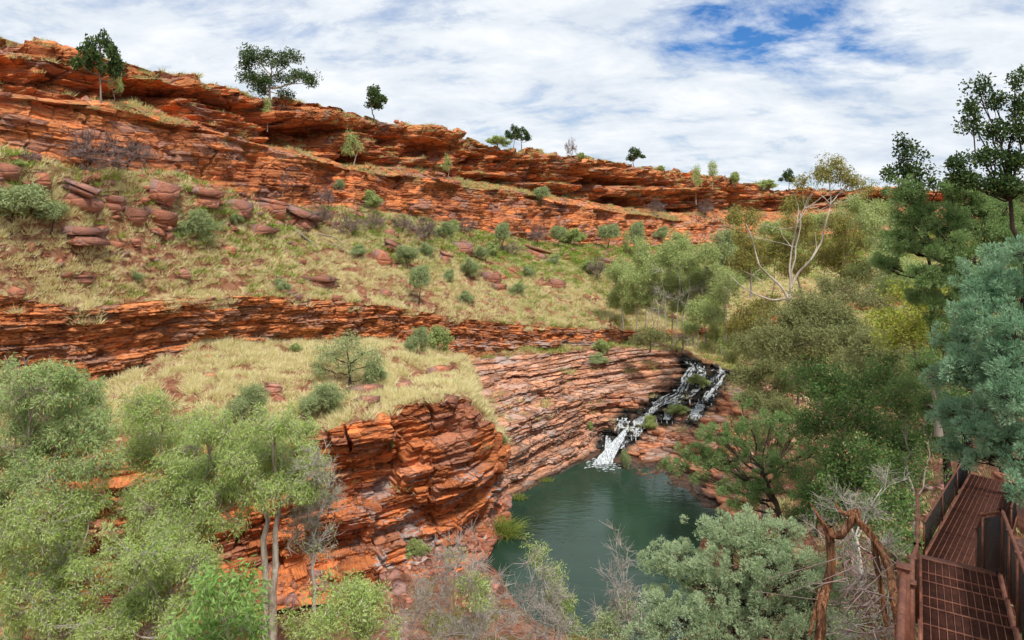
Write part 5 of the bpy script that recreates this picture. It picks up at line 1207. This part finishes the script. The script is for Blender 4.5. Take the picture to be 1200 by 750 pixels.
limb_px(dt, [(1024,628,13.95),(1028,665,13.9),(1034,700,13.8),(1040,735,13.6)], .10, .08)
limb_px(dt, [(962,690,14.5),(955,720,14.2),(948,745,14)], .08, .05)
limb_px(dt, [(1038,655,13.8),(1030,650,13.9),(1018,648,14),(1006,640,14.1)], .04, .015, 8)
o_ = dt.build('dead_trunk', M['dead'], origin=od, smooth=True); o_.location = od; tag(o_, 'orange brown twisted dead tree trunk left of the walkway', 'dead tree')
limb2 = MB(); od = P(1015, 750, 13)
for i in range(70):
    a = P(rd.uniform(985, 1045), rd.uniform(650, 740), rd.uniform(13, 15)); b = a+rd.normal(size=3)*np.array([.7, .5, .45])
    m_ = (a+b)/2+rd.normal(size=3)*.15; limb2.tubes(bez(a[None], m_[None], b[None], 6), np.linspace(.014, .005, 6)[None], 4)
o_ = limb2.build('dead_branches', M['twig_purple'], origin=od); o_.location = od; tag(o_, 'tangle of brown dead branches piled around the twisted trunk', 'branches', kind='stuff')

# ------------------------------------------------------------------ rusty steel walkway
def rust_mat():
    m = NT('rusted_steel', .6, .4); n = m.noise(m.coord((4, 4, 4)), 1, 6, .75); n2 = m.noise(m.coord((25, 25, 25)), 1, 3, .6)
    m.color(m.ramp(m.math('ADD', m.math('MULTIPLY', n, .7), m.math('MULTIPLY', n2, .3)), [(.34, (.055, .019, .011)), (.5, (.15, .052, .028)), (.66, (.27, .105, .060))])); m.b.inputs['Metallic'].default_value = .25; m.bump(n2, .3, .004); return m.m
M['rust'] = rust_mat(); M['rust_rib'] = bark_mat('worn_rust', (.15, .052, .030), (.27, .11, .068), 6, .4); M['rust_dark'] = bark_mat('dark_rust', (.04, .014, .009), (.10, .034, .02), 6, .3)
def mesh_panel_mat():
    m = NT('dark_wire_panel', .7, .2); m.color((.012, .013, .014))
    tr = m.n('ShaderNodeBsdfTransparent'); ms = m.n('ShaderNodeMixShader'); ms.inputs[0].default_value = .72
    m.l(tr.outputs[0], ms.inputs[1]); m.l(m.b.outputs[0], ms.inputs[2]); m.l(ms.outputs[0], m.out.inputs[0]); return m.m
M['panel'] = mesh_panel_mat()
walk = empty('walkway', P(1120, 655, 11.2)); tag(walk, 'rusty steel grating walkway with stairs and handrails at the lower right', 'walkway'); WO = np.array(walk.location)
def deck(cl0, cl1, cr0, cr1, nl, bars_cross, name='deck'):
    """open grating between the left edge cl0-cl1 and right edge cr0-cr1"""
    mb = MB(); mc = MB(); cl0, cl1, cr0, cr1 = [np.asarray(v, float) for v in (cl0, cl1, cr0, cr1)]
    for i in range(nl+1):                     # broad lengthwise ribs
        f = i/nl; mb.bar(cl0+(cr0-cl0)*f, cl1+(cr1-cl1)*f, .008, .035)
    ln = np.linalg.norm(cl1-cl0); n2 = int(ln/.030)
    for i in range(n2+1):                     # close-set cross bars
        f = i/n2; mc.bar(cl0+(cl1-cl0)*f-np.array([0, 0, .010]), cr0+(cr1-cr0)*f-np.array([0, 0, .010]), .008, .020)
    for i in range(bars_cross+1):
        f = i/bars_cross; a_ = cl0+(cl1-cl0)*f; b_ = cr0+(cr1-cr0)*f; mb.bar(a_+np.array([0, 0, .004]), b_+np.array([0, 0, .004]),   .012, .03)
    o = mb.build(name, M['rust_rib'], walk, origin=WO); mc.build('bearing_bars', M['rust_dark'], walk, origin=WO)
    fr_ = MB(); sd = (cr0-cl0)/np.linalg.norm(cr0-cl0)
    fr_.bar(cl0-sd*.03-np.array([0, 0, .07]), cl1-sd*.03-np.array([0, 0, .07]), .05, .26); fr_.bar(cr0+sd*.03-np.array([0, 0, .07]), cr1+sd*.03-np.array([0, 0, .07]), .05, .26)
    fr_.bar(cl0-np.array([0, 0, .12]), cr0-np.array([0, 0, .12]), .05, .16); fr_.bar(cl1-np.array([0, 0, .12]), cr1-np.array([0, 0, .12]), .05, .16)
    fr_.build('edge_frame', M['rust'], walk, origin=WO)
# near landing: pixel corners, depth
nl0 = P(1080, 655, 11.2); nr0 = P(1166, 660, 11.2); nr0[2] = nl0[2]
dirw = np.array([math.sin(R(31.3)), math.cos(R(31.3)), 0]); side = np.array([dirw[1], -dirw[0], 0])
nr0 = nl0+side*1.04; nl1 = nl0-dirw*2.9; nr1 = nr0-dirw*2.9
for s_ in (0, 1, 2):                           # three plates, each a low step
    a = s_*2.9/3; b = (s_+1)*2.9/3; dz = np.array([0, 0, .0+.09*s_])
    deck(nl0-dirw*a+dz, nl0-dirw*b+dz, nr0-dirw*a+dz, nr0-dirw*b+dz, 11, 2, 'landing_grating')
# stair flight down, mostly hidden, and the far deck
fl0 = P(1085, 652, 20.0); fl1 = P(1138, 556, 27.5); vd = (fl1-fl0); vh = vd*np.array([1, 1, 0]); vh /= np.linalg.norm(vh); fs = np.array([vh[1], -vh[0], 0])
fr0 = fl0+fs*1.75; fr1 = fl1+fs*1.75
for s_ in range(4):
    a, b = s_/4, (s_+1)/4; deck(fl0+vd*a, fl0+vd*b, fr0+vd*a, fr0+vd*b, 12, 1, 'far_grating')
flm = fl0-vh*.4
for i in range(12):
    f = (i+.5)/12; a = nl0*(1-f)+flm*f; b = nr0*(1-f)+(flm+fs*1.3)*f; b[2] = a[2]
    t = MB(); t.bar(a, b, .30, .035); t.build('stair_tread', M['rust'], walk, origin=WO)
# handrails
def rail(tops, foot, pr=.024, panel=True, post_r=.03, h=1.05, capped=True):
    """tops: rail points; a post drops from each"""
    tops = [np.asarray(t, float) for t in tops]
    m = MB(); p = np.array(tops)
    for a, b in zip(p[:-1], p[1:]): m.tubes(np.stack([a, b])[None], np.array([[pr, pr]]), 10)
    m.build('handrail', M['rust'], walk, origin=WO, smooth=True)
    for t in tops:
        q = MB(); q.box(t-np.array([0, 0, h/2+.01]), (post_r*1.7, post_r*1.7, h), [dirw, side, (0, 0, 1)]); q.box(t+np.array([0, 0, .012]), (.085, .085, .014), [dirw, side, (0, 0, 1)]); q.build('post', M['rust'], walk, origin=WO)
    if panel:
        for a, b in zip(tops[:-1], tops[1:]):
            t = (b-a)/np.linalg.norm(b-a); a1 = a+t*.05-np.array([0, 0, .07]); b1 = b-t*.05-np.array([0, 0, .07]); dn = np.array([0, 0, h-.20])
            nrm = np.cross(t, (0, 0, 1)); nrm /= np.linalg.norm(nrm); e = nrm*.004
            q = MB(); V = [a1-e, b1-e, b1-dn-e, a1-dn-e, a1+e, b1+e, b1-dn+e, a1-dn+e]; q.add(V, [[0,1,2,3],[7,6,5,4],[0,4,5,1],[1,5,6,2],[2,6,7,3],[3,7,4,0]]); q.build('infill_panel', M['panel'], walk, origin=WO)
up = np.array([0, 0, 1.05])
# right side of the landing, then down the stair
rr = [nr0-dirw*2.9*f+up+np.array([0, 0, .27*f])+side*.06 for f in (0, .34, .67, 1.0)]
rail(rr, None, .026); rail([rr[0], P(1152, 603, 12.0), P(1145, 620, 12.8)], None, .022, h=1.2)
rail([rr[-1], rr[-1]+side*1.2, rr[-1]+side*2.4], None, .026)
# left side
la = nl0+up-side*.06; lb = la-dirw*1.2+np.array([0, 0, .08]); lc = la-dirw*2.4+np.array([0, 0, .18])
rail([la, lb, lc], None, .024, panel=False)
ps = P(1059, 664, 5.6); pe = P(1053, 760, 4.4); pe[2] = ps[2]
rail([lc, lc*.5+ps*.5+np.array([0, 0, -.05]), P(1068, 684, 6.3)], None, .024, panel=False)
q = MB(); q.tubes(np.stack([ps-np.array([0, 0, .05]), pe-np.array([0, 0, .05])])[None], np.array([[.03, .03]]), 12); q.build('handrail', M['rust'], walk, origin=WO, smooth=True)
q = MB(); q.box(ps-np.array([0, 0, .6]), (.09, .09, 1.2), [dirw, side, (0, 0, 1)]); q.box(ps+np.array([0, 0, .005]), (.115, .115, .012), [dirw, side, (0, 0, 1)]); q.build('post', M['rust'], walk, origin=WO)
rail([fl0+up*.95+vd*f-fs*.05 for f in (0, .33, .66, 1.0)], None, .03, h=1.0)
rail([fr0+up*.95+vd*f+fs*.05 for f in (.35, .66, 1.0)], None, .03, h=1.0)

# rock and soil right of the walkway
for i, (px, py, d_, s_, lab) in enumerate([(1262,620,13.5,.7,'big dark red boulder right of the walkway handrail'), (1228,655,12.5,.4,'crumbly red rock ledge below the dark red boulder by the handrail'), (1232,700,11.5,.6,'red rock at the right edge beside the near landing')]):
    V, Fc = hull_rock(700+i, 16, (1, .9, .55)); g = P(px, py, d_); o = MB(); o.add(V*s_, Fc); ob = o.build('boulder', M['boulder']); ob.location = g; tag(ob, lab, 'boulder')
CN = scatter(GD[::-1], 0, GD.shape[0]-1, 1.2, rg, lambda a: patch(3, -.1, 231)(a)*(a[..., 2] > .3)*(a[..., 1] < 66), maxn=14000)
grass('undergrowth_grass', CN, .55, .02, 24, .3, M['spin'], 'pale tufts of grass under the trees of the gorge floor', rg)
CN = scatter(GD[::-1], 0, GD.shape[0]-1, .6, rg, lambda a: (a[..., 2] > .1)*(a[..., 1] < 66)*1.0, maxn=6000)
rubble('floor_rubble', CN, .10, .7, M['boulder'], 'loose red stones on the gorge floor')
